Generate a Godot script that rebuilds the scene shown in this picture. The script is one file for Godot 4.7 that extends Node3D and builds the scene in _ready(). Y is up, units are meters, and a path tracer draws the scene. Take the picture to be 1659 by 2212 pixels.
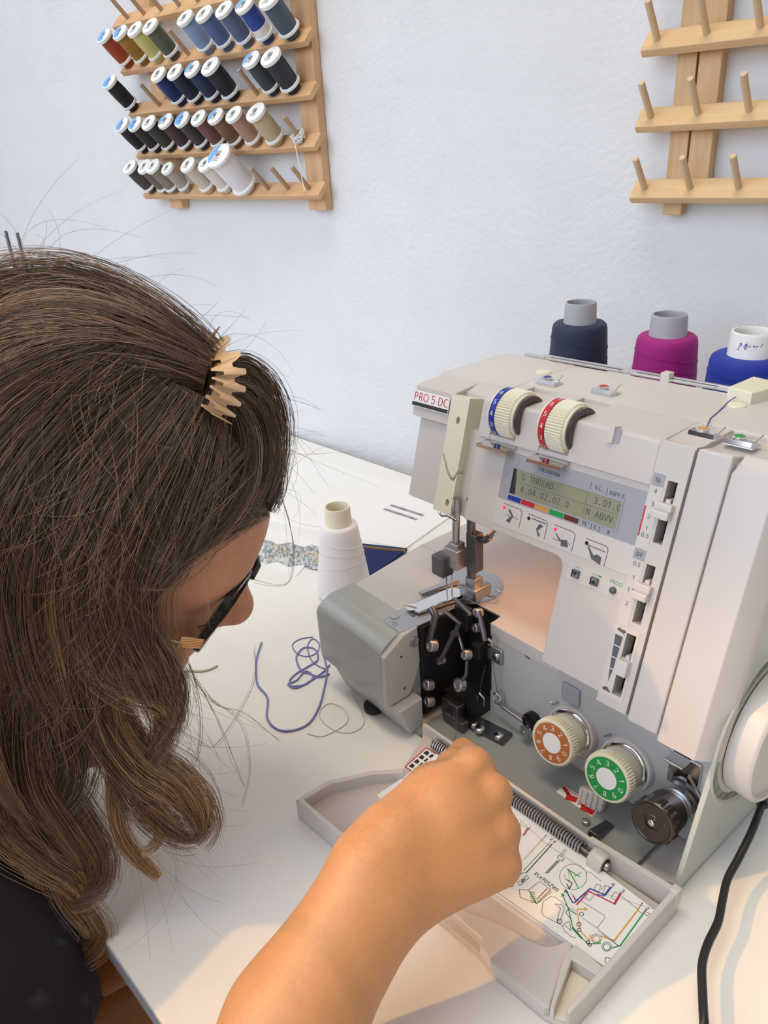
extends Node3D
# A sewing corner: white table against a white wall, an overlock machine with its front cover open, two thread racks,
# and a person bending over the machine. World: y up, y = 0 is the table top, metres; the wall is the plane z = -0.905.

# ---- the photograph's lens, used to turn pixels of the photograph into positions on surfaces ----
const FPX := 1661.0
const CX := 829.5
const CY := 1106.0
const EYE := Vector3(0, 0.5, 0)
const CRIGHT := Vector3(0.76970615, -0.0581414, -0.63574525)
const CDOWN := Vector3(0.24174555, -0.89513813, 0.37454881)
const CFWD := Vector3(-0.59085661, -0.44198111, -0.6749379)
# ---- the machine's own frame (millimetres, x along its width, y up, z towards its front) ----
const M0 := Vector3(-0.09973442, 0, -0.408261)
const MTURN := 0.18325957145940461   # 10.5 degrees
const LEAN := 0.2636                 # the front face leans back: atan(0.27)

var M := {}          # materials
var used := {}       # names taken at top level
var serger: Node3D
var FX: Transform3D  # (u, v, w) mm on the leaning front face -> machine metres
var SX: Transform3D  # arm frame mm -> machine metres
var MM := Transform3D(Basis.from_scale(Vector3.ONE * 0.001), Vector3.ZERO)

func _ready():
	setup_view()
	make_materials()
	build_room()
	build_table()
	build_serger()
	build_racks()
	build_table_things()
	build_person()

func setup_view():
	var cam := Camera3D.new()
	cam.name = "camera"
	add_child(cam)
	cam.transform = Transform3D(Basis(CRIGHT, -CDOWN, -CFWD), EYE)
	cam.fov = rad_to_deg(2.0 * atan(1106.0 / FPX))
	cam.near = 0.02
	cam.current = true
	var we := WorldEnvironment.new()
	we.name = "world_environment"
	var env := Environment.new()
	env.background_mode = Environment.BG_SKY
	var sm := ProceduralSkyMaterial.new()
	sm.sky_top_color = Color(0.81, 0.87, 0.96)
	sm.sky_horizon_color = Color(0.93, 0.955, 0.985)
	sm.ground_horizon_color = Color(0.80, 0.80, 0.77)
	sm.ground_bottom_color = Color(0.55, 0.55, 0.53)
	sm.sky_energy_multiplier = 1.82
	sm.ground_energy_multiplier = 0.95
	var sky := Sky.new()
	sky.sky_material = sm
	env.sky = sky
	env.tonemap_mode = Environment.TONE_MAPPER_LINEAR
	env.tonemap_exposure = 1.05
	env.sdfgi_enabled = true
	env.ssao_enabled = true
	env.ssil_enabled = true
	we.environment = env
	add_child(we)
	var sun := DirectionalLight3D.new()
	sun.name = "sun"
	add_child(sun)
	sun.look_at_from_position(Vector3.ZERO, Vector3(0.75, -1.0, -0.75), Vector3.UP)
	sun.light_color = Color(1.0, 0.74, 0.38)
	sun.light_energy = 0.42
	sun.light_angular_distance = 1.0
	sun.shadow_enabled = true
	# fill light added to brighten the table; its unseen panel is built with the room
	var panel := AreaLight3D.new()
	panel.name = "fill_panel_light"
	add_child(panel)
	panel.look_at_from_position(Vector3(-0.55, 2.895, -0.05), Vector3(-0.55, 0.0, -0.05), Vector3(0, 0, -1))
	panel.area_size = Vector2(1.5, 0.6)
	panel.area_normalize_energy = true
	panel.light_color = Color(1.0, 0.94, 0.84)
	panel.light_energy = 2.5
	panel.shadow_enabled = true

# ---------------------------------------------------------------- pixels to places
func ray(p: Vector2) -> Vector3:
	return CRIGHT * ((p.x - CX) / FPX) + CDOWN * ((p.y - CY) / FPX) + CFWD
func at_depth(px: float, py: float, d: float) -> Vector3:
	return EYE + ray(Vector2(px, py)) * d
func on_level(px: float, py: float, y := 0.0) -> Vector3:
	var r := ray(Vector2(px, py))
	return EYE + r * ((y - EYE.y) / r.y)
func on_wall(px: float, py: float, z: float) -> Vector3:
	var r := ray(Vector2(px, py))
	return EYE + r * (z / r.z)
func to_m(v: Vector3) -> Vector3:
	return Basis(Vector3.UP, MTURN) * v
func mpt(p: Vector2, axis: int, val: float) -> Vector3:   # machine mm, on the plane where that axis has that value
	var o := to_m(EYE - M0) * 1000.0
	var d := to_m(ray(p))
	return o + d * ((val - o[axis]) / d[axis])
func face(p: Vector2, w := 0.0) -> Vector2:               # (u, v) on the leaning face
	var o := to_m(EYE - M0)
	var d := to_m(ray(p))
	var i := FX.affine_inverse()
	var a := i * o
	var b := i.basis * d
	var q := a + b * ((w - a.z) / b.z)
	return Vector2(q.x, q.y)
# crops of the photograph that pixels were read from
func r3(x, y): return Vector2(860 + x / 2.0763, 620 + y / 2.0763)
func r4(x, y): return Vector2(1020 + x / 3.6065, 960 + y / 3.6065)
func r5(x, y): return Vector2(640 + x / 2.765, 1080 + y / 2.765)
func r6(x, y): return Vector2(1120 + x / 3.0779, 1440 + y / 3.0779)
func r7(x, y): return Vector2(860 + x / 2.6758, 1560 + y / 2.6758)
func r9(x, y): return Vector2(480 + x / 2.3042, 1560 + y / 2.3042)
func r1(x, y): return Vector2(180 + x / 2.9625, y / 2.9625)

# ---------------------------------------------------------------- mesh building
class B:
	var v := PackedVector3Array()
	var c := PackedColorArray()
	var n := PackedVector3Array()   # given normals, or empty
	var ink := Color.WHITE
	var X := Transform3D.IDENTITY
	func _init(x := Transform3D.IDENTITY): X = x
	func tri(a: Vector3, b: Vector3, d: Vector3):   # counter-clockwise seen from outside
		v.append(X * a); v.append(X * d); v.append(X * b)
		c.append(ink); c.append(ink); c.append(ink)
	func quad(a, b, d, e):
		tri(a, b, d); tri(a, d, e)
	func loft(rings: Array, closed := true, cap0 := true, cap1 := true):   # rings of equal length, counter-clockwise seen from the far end
		for i in rings.size() - 1:
			var p = rings[i]
			var q = rings[i + 1]
			var m: int = p.size()
			for j in (m if closed else m - 1):
				var k := (j + 1) % m
				quad(p[j], p[k], q[k], q[j])
		if cap0: cap(rings[0], true)
		if cap1: cap(rings[-1], false)
	func cap(ring, flip: bool):
		var o := Vector3.ZERO
		for p in ring: o += p
		o /= ring.size()
		var nn := Vector3.ZERO
		for i in ring.size(): nn += (ring[i] - o).cross(ring[(i + 1) % ring.size()] - o)
		nn = nn.normalized()
		var ex: Vector3 = (ring[1] - ring[0]).normalized()
		if ex.length() < 0.5: ex = nn.cross(Vector3(0.3, 0.5, 0.8)).normalized()
		ex = (ex - nn * ex.dot(nn)).normalized()
		var ey := nn.cross(ex)
		var p2 := PackedVector2Array()
		for p in ring: p2.append(Vector2((p - o).dot(ex), (p - o).dot(ey)) * 100.0)
		var idx := Geometry2D.triangulate_polygon(p2)
		for i in range(0, idx.size(), 3):
			var a = ring[idx[i]]
			var b = ring[idx[i + 1]]
			var d = ring[idx[i + 2]]
			var f: bool = (b - a).cross(d - a).dot(nn) > 0
			if f != flip: tri(a, b, d)
			else: tri(a, d, b)
	static func ccw(poly: PackedVector2Array) -> PackedVector2Array:
		var s := 0.0
		for i in poly.size():
			var p := poly[i]
			var q := poly[(i + 1) % poly.size()]
			s += p.x * q.y - q.x * p.y
		if s < 0:
			poly = poly.duplicate(); poly.reverse()
		return poly
	static func inset(poly: PackedVector2Array, d: float) -> PackedVector2Array:
		var out := PackedVector2Array()
		var m := poly.size()
		for i in m:
			var a := (poly[i] - poly[(i + m - 1) % m]).normalized()
			var b := (poly[(i + 1) % m] - poly[i]).normalized()
			var na := Vector2(-a.y, a.x)
			var nb := Vector2(-b.y, b.x)
			var s := na + nb
			var l := s.length_squared()
			if l < 0.05: out.append(poly[i] + na * d)
			else: out.append(poly[i] + s * (2.0 * d / l))
		return out
	func prism(poly, z0: float, z1: float, bev := 0.0, bev0 := 0.0):   # polygon in xy, extruded along z; bev rounds the far rim, bev0 the near one
		var p := ccw(PackedVector2Array(poly))
		var rings := []
		if bev0 > 0:
			rings.append(lift(inset(p, bev0), z0)); rings.append(lift(inset(p, bev0 * 0.29), z0 + bev0 * 0.29)); rings.append(lift(p, z0 + bev0))
		else: rings.append(lift(p, z0))
		if bev > 0:
			rings.append(lift(p, z1 - bev)); rings.append(lift(inset(p, bev * 0.29), z1 - bev * 0.29)); rings.append(lift(inset(p, bev), z1))
		else: rings.append(lift(p, z1))
		loft(rings)
	static func lift(p: PackedVector2Array, z: float) -> Array:
		var r := []
		for q in p: r.append(Vector3(q.x, q.y, z))
		return r
	static func rrect(x0: float, y0: float, x1: float, y1: float, r: float, k := 3) -> PackedVector2Array:
		var o := PackedVector2Array()
		for q in [[x1 - r, y0 + r, -90.0], [x1 - r, y1 - r, 0.0], [x0 + r, y1 - r, 90.0], [x0 + r, y0 + r, 180.0]]:
			for i in k + 1:
				var t := deg_to_rad(q[2] + 90.0 * i / k)
				o.append(Vector2(q[0] + r * cos(t), q[1] + r * sin(t)))
		return o
	static func circle(x: float, y: float, r: float, k := 24) -> PackedVector2Array:
		var o := PackedVector2Array()
		for i in k: o.append(Vector2(x + r * cos(TAU * i / k), y + r * sin(TAU * i / k)))
		return o
	func rbox(a: Vector3, b: Vector3, r := 0.0):   # box between two corners with rounded edges
		var lo := Vector3(min(a.x, b.x), min(a.y, b.y), min(a.z, b.z))
		var hi := Vector3(max(a.x, b.x), max(a.y, b.y), max(a.z, b.z))
		if r <= 0: prism([Vector2(lo.x, lo.y), Vector2(hi.x, lo.y), Vector2(hi.x, hi.y), Vector2(lo.x, hi.y)], lo.z, hi.z)
		else: prism(rrect(lo.x, lo.y, hi.x, hi.y, r, 2), lo.z, hi.z, r * 0.9, r * 0.9)
	func lathe(profile: Array, seg := 32, arc := TAU):   # (radius, height along z)
		var rings := []
		for q in profile:
			var ring := []
			for i in seg: ring.append(Vector3(q[0] * cos(arc * i / seg), q[0] * sin(arc * i / seg), q[1]))
			rings.append(ring)
		for i in rings.size() - 1:
			for j in seg:
				var k := (j + 1) % seg
				if profile[i][0] > 1e-6: tri(rings[i][j], rings[i][k], rings[i + 1][k])
				if profile[i + 1][0] > 1e-6: tri(rings[i][j], rings[i + 1][k], rings[i + 1][j])
	func tube(pts: Array, r, sides := 8, caps := true):
		var rings := []
		var up := Vector3.ZERO
		var m := pts.size()
		for i in m:
			var d: Vector3 = (pts[min(i + 1, m - 1)] - pts[max(i - 1, 0)]).normalized()
			if up == Vector3.ZERO:
				up = d.cross(Vector3(0.31, 0.87, 0.38)).normalized()
			up = (up - d * up.dot(d)).normalized()
			var side := d.cross(up)
			var ring := []
			var rr: float = r[i] if r is Array else r
			for j in sides: ring.append(pts[i] + (up * cos(TAU * j / sides) + side * sin(TAU * j / sides)) * rr)
			rings.append(ring)
		loft(rings, true, caps, caps)
	func strip(pts: Array, w: float, up: Vector3):   # flat printed stroke through the points
		for i in pts.size() - 1:
			var d: Vector3 = (pts[i + 1] - pts[i]).normalized()
			var s := up.cross(d).normalized() * w * 0.5
			var e: Vector3 = d * w * 0.3
			quad(pts[i] - s - e, pts[i + 1] - s + e, pts[i + 1] + s + e, pts[i] + s - e)
	func plate(u: Array, vv: Array, holes: Array, w0: float, w1: float):   # rectangular plate with rectangular holes through it
		var xs := [u[0], u[1]]
		var ys := [vv[0], vv[1]]
		for q in holes:
			xs.append(q[0]); xs.append(q[2]); ys.append(q[1]); ys.append(q[3])
		xs.sort(); ys.sort()
		for i in xs.size() - 1:
			for j in ys.size() - 1:
				if xs[i + 1] - xs[i] < 1e-6 or ys[j + 1] - ys[j] < 1e-6: continue
				var mx: float = (xs[i] + xs[i + 1]) / 2
				var my: float = (ys[j] + ys[j + 1]) / 2
				var hole := false
				for q in holes:
					if mx > q[0] and mx < q[2] and my > q[1] and my < q[3]: hole = true
				if hole: continue
				quad(Vector3(xs[i], ys[j], w1), Vector3(xs[i + 1], ys[j], w1), Vector3(xs[i + 1], ys[j + 1], w1), Vector3(xs[i], ys[j + 1], w1))
				quad(Vector3(xs[i], ys[j + 1], w0), Vector3(xs[i + 1], ys[j + 1], w0), Vector3(xs[i + 1], ys[j], w0), Vector3(xs[i], ys[j], w0))
		walls(u[0], vv[0], u[1], vv[1], w0, w1, false)
		for q in holes: walls(q[0], q[1], q[2], q[3], w0, w1, true)
	func walls(x0, y0, x1, y1, w0, w1, inward: bool):
		var p := [Vector2(x0, y0), Vector2(x1, y0), Vector2(x1, y1), Vector2(x0, y1)]
		for i in 4:
			var a: Vector2 = p[i]
			var b: Vector2 = p[(i + 1) % 4]
			if inward: quad(Vector3(b.x, b.y, w0), Vector3(a.x, a.y, w0), Vector3(a.x, a.y, w1), Vector3(b.x, b.y, w1))
			else: quad(Vector3(a.x, a.y, w0), Vector3(b.x, b.y, w0), Vector3(b.x, b.y, w1), Vector3(a.x, a.y, w1))
	func mesh(mat: Material, crease := 50.0) -> ArrayMesh:
		var nn := n
		if nn.size() != v.size():
			nn = PackedVector3Array()
			nn.resize(v.size())
			var cc := cos(deg_to_rad(crease))
			var fn := PackedVector3Array()
			var at := {}
			for i in range(0, v.size(), 3):
				var f := (v[i + 2] - v[i]).cross(v[i + 1] - v[i])
				fn.append(f)
				for k in 3:
					var key := Vector3i((v[i + k] * 40000.0).round())
					if at.has(key): at[key].append(i / 3)
					else: at[key] = [i / 3]
			for i in v.size():
				var f := fn[i / 3]
				var fu := f.normalized()
				var s := Vector3.ZERO
				for t in at[Vector3i((v[i] * 40000.0).round())]:
					if fn[t].normalized().dot(fu) > cc: s += fn[t]
				nn[i] = s.normalized() if s.length_squared() > 0 else fu
		var arr := []
		arr.resize(Mesh.ARRAY_MAX)
		arr[Mesh.ARRAY_VERTEX] = v
		arr[Mesh.ARRAY_NORMAL] = nn
		if mat is BaseMaterial3D and mat.vertex_color_use_as_albedo: arr[Mesh.ARRAY_COLOR] = c
		var am := ArrayMesh.new()
		am.add_surface_from_arrays(Mesh.PRIMITIVE_TRIANGLES, arr)
		am.surface_set_material(0, mat)
		return am

func numbered(called: String) -> String:
	if not used.has(called):
		used[called] = 0
		return called
	used[called] += 1
	return "%s_%03d" % [called, used[called]]

func thing(called: String, label: String, category: String, where := Vector3.ZERO, group := "", turn := 0.0) -> Node3D:
	var o := Node3D.new()
	o.name = numbered(called)
	add_child(o)
	o.position = where
	o.rotation.y = turn
	tag(o, label, category, group)
	return o

func tag(o: Node, label: String, category: String, group := ""):
	o.set_meta("label", label)
	o.set_meta("category", category)
	if group != "": o.set_meta("group", group)

func put(called: String, b: B, mat: Material, parent: Node = null, crease := 50.0, label := "") -> MeshInstance3D:
	var o := MeshInstance3D.new()
	if parent == null:
		o.name = numbered(called)
		parent = self
	else: o.name = called
	o.mesh = b.mesh(mat, crease)
	parent.add_child(o, true)
	if label != "": o.set_meta("label", label)
	return o

func struct_(called: String, b: B, mat: Material, label: String, category: String) -> MeshInstance3D:
	var o := put(called, b, mat)
	o.set_meta("kind", "structure")
	o.set_meta("label", label)
	o.set_meta("category", category)
	return o

func letters(txt: String, high: float, xf: Transform3D, mat: Material, parent: Node, called := "lettering", bold := false, slant := 0.0, mono := false, serif := false, wide := 1.0):   # high in mm = cap height; xf maps mm to the parent's metres
	var t := TextMesh.new()
	var f := SystemFont.new()
	f.font_names = PackedStringArray(["Droid Sans Mono"] if mono else (["Droid Serif"] if serif else ["Droid Sans"]))
	if bold: f.font_weight = 700
	f.font_italic = slant != 0.0
	t.font = f
	t.text = txt
	t.font_size = 48
	t.pixel_size = 1.0 / 34.5
	t.depth = 0.06
	t.curve_step = 1.5
	var o := MeshInstance3D.new()
	o.name = called
	t.material = mat
	o.mesh = t
	parent.add_child(o, true)
	o.transform = xf * Transform3D(Basis(Vector3(high * wide, 0, 0), Vector3(slant * high, high, 0), Vector3(0, 0, 1)), Vector3(0, 0, 0.03))

# a frame whose z axis points along n, at o
func frame(o: Vector3, n: Vector3, up := Vector3.UP) -> Transform3D:
	var z := n.normalized()
	var x := up.cross(z)
	if x.length() < 1e-4: x = Vector3.RIGHT
	x = x.normalized()
	return Transform3D(Basis(x, z.cross(x), z), o)

# ---------------------------------------------------------------- materials
func std(r: float, g: float, b: float, rough := 0.5, metal := 0.0) -> StandardMaterial3D:
	var m := StandardMaterial3D.new()
	m.albedo_color = Color(r / 255.0, g / 255.0, b / 255.0)
	m.roughness = rough
	m.metallic = metal
	m.cull_mode = BaseMaterial3D.CULL_DISABLED
	return m

func noise_image(size: int, freq: float, seed_: int, octaves := 4, sx := 1.0, sy := 1.0) -> PackedFloat32Array:
	var fnl := FastNoiseLite.new()
	fnl.seed = seed_
	fnl.frequency = freq
	fnl.fractal_octaves = octaves
	fnl.noise_type = FastNoiseLite.TYPE_SIMPLEX_SMOOTH
	var out := PackedFloat32Array()
	out.resize(size * size)
	for y in size:
		for x in size:
			# wraps round by blending across the seam
			var fx := float(x) / size
			var fy := float(y) / size
			var a := fnl.get_noise_2d(x * sx, y * sy)
			var b := fnl.get_noise_2d((x - size) * sx, y * sy)
			var c := fnl.get_noise_2d(x * sx, (y - size) * sy)
			var d := fnl.get_noise_2d((x - size) * sx, (y - size) * sy)
			out[y * size + x] = lerpf(lerpf(a, b, fx), lerpf(c, d, fx), fy)
	return out

func tex(size: int, f: Callable) -> ImageTexture:
	var im := Image.create(size, size, false, Image.FORMAT_RGB8)
	for y in size:
		for x in size: im.set_pixel(x, y, f.call(x, y))
	return ImageTexture.create_from_image(im)

func triplanar(m: StandardMaterial3D, scale: Vector3, world := false):
	m.uv1_triplanar = true
	m.uv1_world_triplanar = world
	m.uv1_scale = scale

func make_materials():
	M.white = std(204, 196, 190, 0.38)
	M.white_b = std(210, 203, 196, 0.34)
	M.cream = std(228, 221, 198, 0.42)
	M.bed = std(196, 192, 190, 0.24)
	M.cover_grey = std(164, 170, 171, 0.16)
	M.grey_plate = std(186, 187, 185, 0.42)
	M.floor_grey = std(150, 153, 149, 0.5)
	M.side = std(196, 202, 194, 0.3)
	M.dark = std(26, 26, 28, 0.55)
	M.black_gloss = std(16, 15, 16, 0.15)
	M.steel = std(184, 184, 187, 0.34, 1.0)
	M.chrome = std(222, 222, 225, 0.12, 1.0)
	M.dark_steel = std(92, 84, 78, 0.33, 1.0)
	M.gunmetal = std(118, 118, 122, 0.36, 1.0)
	M.lcd = std(146, 147, 124, 0.25)
	M.lcd_ink = std(84, 86, 70, 0.5)
	M.panel_grey = std(160, 160, 166, 0.45)
	M.print_grey = std(88, 90, 96, 0.5)
	M.print_black = std(32, 32, 34, 0.5)
	M.print_red = std(200, 30, 34, 0.5)
	M.blue = std(24, 46, 150, 0.45)
	M.red = std(192, 26, 40, 0.45)
	M.orange = std(205, 150, 72, 0.45)
	M.rust = std(186, 106, 44, 0.45)
	M.green = std(12, 150, 66, 0.45)
	M.brown = std(92, 44, 28, 0.45)
	M.print_white = std(240, 240, 236, 0.5)
	M.cord = std(24, 24, 27, 0.4)
	M.smoke = std(70, 62, 62, 0.12)
	M.paper = std(240, 239, 236, 0.8)
	M.led = std(255, 60, 90, 0.4)
	M.led.emission_enabled = true
	M.led.emission = Color(1.0, 0.16, 0.3)
	M.led.emission_energy_multiplier = 0.9
	M.ink = std(255, 255, 255, 0.55)
	M.ink.vertex_color_use_as_albedo = true
	# wood of the racks: long fine streaks and slow tone changes
	var n1 := noise_image(256, 0.02, 5, 4, 0.22, 3.0)
	var n2 := noise_image(256, 0.012, 9, 3, 0.5, 1.6)
	var wood_tex := tex(256, func(x, y):
		var k: float = n1[y * 256 + x] * 0.55 + n2[y * 256 + x] * 0.6
		return Color(0.86 + k * 0.12, 0.725 + k * 0.14, 0.545 + k * 0.15))
	M.wood = std(255, 255, 255, 0.62)
	M.wood.albedo_texture = wood_tex
	triplanar(M.wood, Vector3(5, 9, 9))
	M.wood_up = std(246, 240, 235, 0.62)
	M.wood_up.albedo_texture = tex(256, func(x, y):
		var k: float = n1[x * 256 + y] * 0.55 + n2[x * 256 + y] * 0.6
		return Color(0.86 + k * 0.12, 0.725 + k * 0.14, 0.545 + k * 0.15))
	triplanar(M.wood_up, Vector3(9, 5, 9))
	M.wood_red = std(250, 238, 236, 0.62)
	M.wood_red.albedo_texture = wood_tex
	triplanar(M.wood_red, Vector3(5, 9, 9))
	M.wood_red_up = std(248, 234, 232, 0.62)
	M.wood_red_up.albedo_texture = M.wood_up.albedo_texture
	triplanar(M.wood_red_up, Vector3(9, 5, 9))
	M.peg = std(214, 186, 148, 0.6)
	M.peg_dark = std(176, 146, 116, 0.6)
	# wall paint with the fine orange-peel of a roller
	var w1 := noise_image(512, 0.055, 21, 3)
	var w2 := noise_image(512, 0.006, 4, 3)
	M.wall = std(224, 224, 225, 0.75)
	M.wall.normal_enabled = true
	var wi := Image.create(512, 512, false, Image.FORMAT_RGB8)
	for y in 512:
		for x in 512:
			var k := clampf(0.5 + w1[y * 512 + x] * 0.55, 0, 1)
			wi.set_pixel(x, y, Color(k, k, k))
	wi.bump_map_to_normal_map(3.0)
	M.wall.normal_texture = ImageTexture.create_from_image(wi)
	M.wall.normal_scale = 0.35
	M.wall.albedo_texture = tex(512, func(x, y):
		var k: float = 0.985 + w2[y * 512 + x] * 0.02
		return Color(k, k, k))
	triplanar(M.wall, Vector3(2.6, 2.6, 2.6))
	M.ceiling = std(242, 242, 240, 0.9)
	M.floor = std(190, 176, 158, 0.7)
	M.table = std(242, 240, 234, 0.3)
	M.table.albedo_texture = tex(256, func(x, y):
		var k: float = 0.985 + n2[y * 256 + x] * 0.02
		return Color(k, k, k))
	triplanar(M.table, Vector3(3, 3, 3))
	M.table_edge = std(196, 198, 206, 0.45)

# ---------------------------------------------------------------- room and table
const ZW := -0.93        # the wall behind the table
const YF := -0.74        # floor
const YC := 2.95         # ceiling
func xprism(b: B, pts: Array, x0: float, x1: float, bev := 0.0, bev0 := 0.0):   # outline in (z, y), extruded along x
	var keep := b.X
	b.X = keep * Transform3D(Basis(Vector3(0, 0, -1), Vector3(0, 1, 0), Vector3(1, 0, 0)), Vector3.ZERO)
	var q := PackedVector2Array()
	for p in pts: q.append(Vector2(-p[0], p[1]))
	b.prism(q, x0, x1, bev, bev0)
	b.X = keep
func yprism(b: B, pts: Array, y0: float, y1: float, bev := 0.0, bev0 := 0.0):   # outline in (x, z), extruded upwards
	var keep := b.X
	b.X = keep * Transform3D(Basis(Vector3(1, 0, 0), Vector3(0, 0, -1), Vector3(0, 1, 0)), Vector3.ZERO)
	var q := PackedVector2Array()
	for p in pts: q.append(Vector2(p[0], -p[1]))
	b.prism(q, y0, y1, bev, bev0)
	b.X = keep

func build_room():
	var b := B.new()
	b.rbox(Vector3(-2.4, YF, ZW - 0.15), Vector3(2.4, YC, ZW))
	struct_("wall_back", b, M.wall, "white rolled-paint wall behind the table and thread racks", "wall")
	b = B.new()
	b.rbox(Vector3(-2.4, YF - 0.15, ZW - 0.15), Vector3(2.4, YF, 1.45))
	struct_("floor", b, M.floor, "plain floor under the white table", "floor")
	b = B.new()
	b.rbox(Vector3(-2.4, YC, ZW - 0.15), Vector3(2.4, YC + 0.15, 1.45))
	struct_("ceiling", b, M.ceiling, "plain white ceiling over the sewing corner", "ceiling")
	b = B.new()
	b.rbox(Vector3(2.2, YF, ZW), Vector3(2.4, YC, 1.3))
	struct_("wall_right", b, M.wall, "plain white side wall without a window", "wall")
	b = B.new(Transform3D(Basis(Vector3(0, 0, 1), Vector3(0, 1, 0), Vector3(-1, 0, 0)), Vector3(-2.2, 0, 0)))
	b.plate([ZW, 1.3], [YF, YC], [[-0.42, 0.0, 0.0, 2.3]], 0.0, 0.2)
	struct_("wall_left", b, M.wall, "white side wall with a narrow window", "wall")
	b = B.new(Transform3D(Basis.IDENTITY, Vector3(0, 0, 1.3)))
	b.plate([-2.4, 2.4], [YF, YC], [[-2.1, -0.2, 0.1, 2.75]], 0.0, 0.15)
	struct_("wall_front", b, M.wall, "white wall with a tall window opposite the racks", "wall")
	b = B.new(Transform3D(Basis.IDENTITY, Vector3(0, 0, 1.34)))
	b.plate([-2.1, 0.1], [-0.2, 2.75], [[-2.06, -0.16, 0.06, 2.71]], 0.0, 0.06)
	struct_("window_1", b, M.white, "tall white window frame opposite the racks", "window")
	b = B.new(Transform3D(Basis(Vector3(0, 0, 1), Vector3(0, 1, 0), Vector3(-1, 0, 0)), Vector3(-2.25, 0, 0)))
	b.plate([-0.42, 0.0], [0.0, 2.3], [[-0.38, 0.04, -0.04, 1.13], [-0.38, 1.17, -0.04, 2.26]], 0.0, 0.06)
	struct_("window_2", b, M.white, "narrow two-part window frame in the side wall", "window")

	# unseen ceiling panel, added as fill light for the table
	var lamp := thing("ceiling_fill_panel", "flat white fill panel added out of view on the ceiling over the table", "lamp", Vector3(-0.55, 2.95, -0.05))
	b = B.new()
	b.rbox(Vector3(-0.78, -0.045, -0.33), Vector3(0.78, 0.0, 0.33), 0.004)
	put("housing", b, M.white, lamp)
	var glow := std(255, 246, 232, 0.6)
	glow.emission_enabled = true
	glow.emission = Color(1.0, 0.94, 0.84)
	glow.emission_energy_multiplier = 1.2
	b = B.new()
	b.rbox(Vector3(-0.75, -0.05, -0.30), Vector3(0.75, -0.044, 0.30))
	put("fill_diffuser", b, glow, lamp)
	# unseen fin outside, added to keep the sun off the side window
	b = B.new()
	b.rbox(Vector3(-4.6, YF, 0.06), Vector3(-2.41, 4.6, 0.3))
	struct_("added_sun_fin", b, M.ceiling, "added unseen white fin that keeps the sun off the side window", "wall")

func build_table():
	var t := thing("sewing_table", "white laminate table that carries the sewing machine", "table")
	var fz := func(x): return -0.1238 + 0.115 * (x + 0.364)
	var bz := func(x): return -0.905 + 0.10 * (x + 0.873)
	var b := B.new()
	yprism(b, [[-1.12, fz.call(-1.12)], [1.3, fz.call(1.3)], [1.3, bz.call(1.3)], [-1.12, bz.call(-1.12)]], -0.024, 0.0, 0.0015)
	put("table_top", b, M.table, t)
	b = B.new()
	var e0 := Vector3(-1.119, -0.0125, fz.call(-1.119) + 0.0003)
	var e1 := Vector3(1.299, -0.0125, fz.call(1.299) + 0.0003)
	var up := Vector3(0, 0.0105, 0)
	var out := Vector3(0, 0, 0.0006)
	b.loft([[e0 - up, e0 + up, e0 + up - out * 3, e0 - up - out * 3], [e1 - up, e1 + up, e1 + up - out * 3, e1 - up - out * 3]])
	put("edge_band", b, M.table_edge, t)
	for p in [[-1.06, -0.25], [-1.06, -0.86], [1.22, 0.0], [1.22, -0.64]]:
		b = B.new()
		b.rbox(Vector3(p[0] - 0.025, YF, p[1] - 0.025), Vector3(p[0] + 0.025, -0.024, p[1] + 0.025), 0.004)
		put("leg", b, M.white, t)

# ---------------------------------------------------------------- the overlock machine
func fbox(b: B, u0, v0, u1, v1, w0, w1, r := 0.0):
	if r > 0: b.prism(B.rrect(u0, v0, u1, v1, r, 3), w0, w1, min(r, 0.8))
	else: b.prism([Vector2(u0, v0), Vector2(u1, v0), Vector2(u1, v1), Vector2(u0, v1)], w0, w1)

func build_serger():
	serger = thing("sewing_machine", "white overlock sewing machine with opened front cover and coloured tension dials", "sewing machine", M0, "", -MTURN)
	SX = MM * Transform3D(Basis(Vector3(1, 0.026, 0), Vector3(0, 1, 0), Vector3(0, 0, 1)), Vector3(0, 1.56, 0))
	var ev := Vector3(0, cos(LEAN), -sin(LEAN))
	var nn := Vector3(0, sin(LEAN), cos(LEAN))
	# the arm rises very slightly towards its far end, as the photograph shows
	FX = MM * Transform3D(Basis(Vector3(1, 0, 0) + ev * 0.026, ev, nn), Vector3(0, 110, -14) + ev * 1.56)
	serger_bodies()
	serger_front()
	serger_top()
	serger_dials()
	serger_bed()
	serger_knobs()
	serger_tray()
	serger_mechanism()

func fy(v: float, w := 0.0) -> float: return 110 + v * cos(LEAN) + w * sin(LEAN)
func fz_(v: float, w := 0.0) -> float: return -14 - v * sin(LEAN) + w * cos(LEAN)
func fp(v: float, w := 0.0) -> Array: return [fz_(v, w), fy(v, w)]

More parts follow.
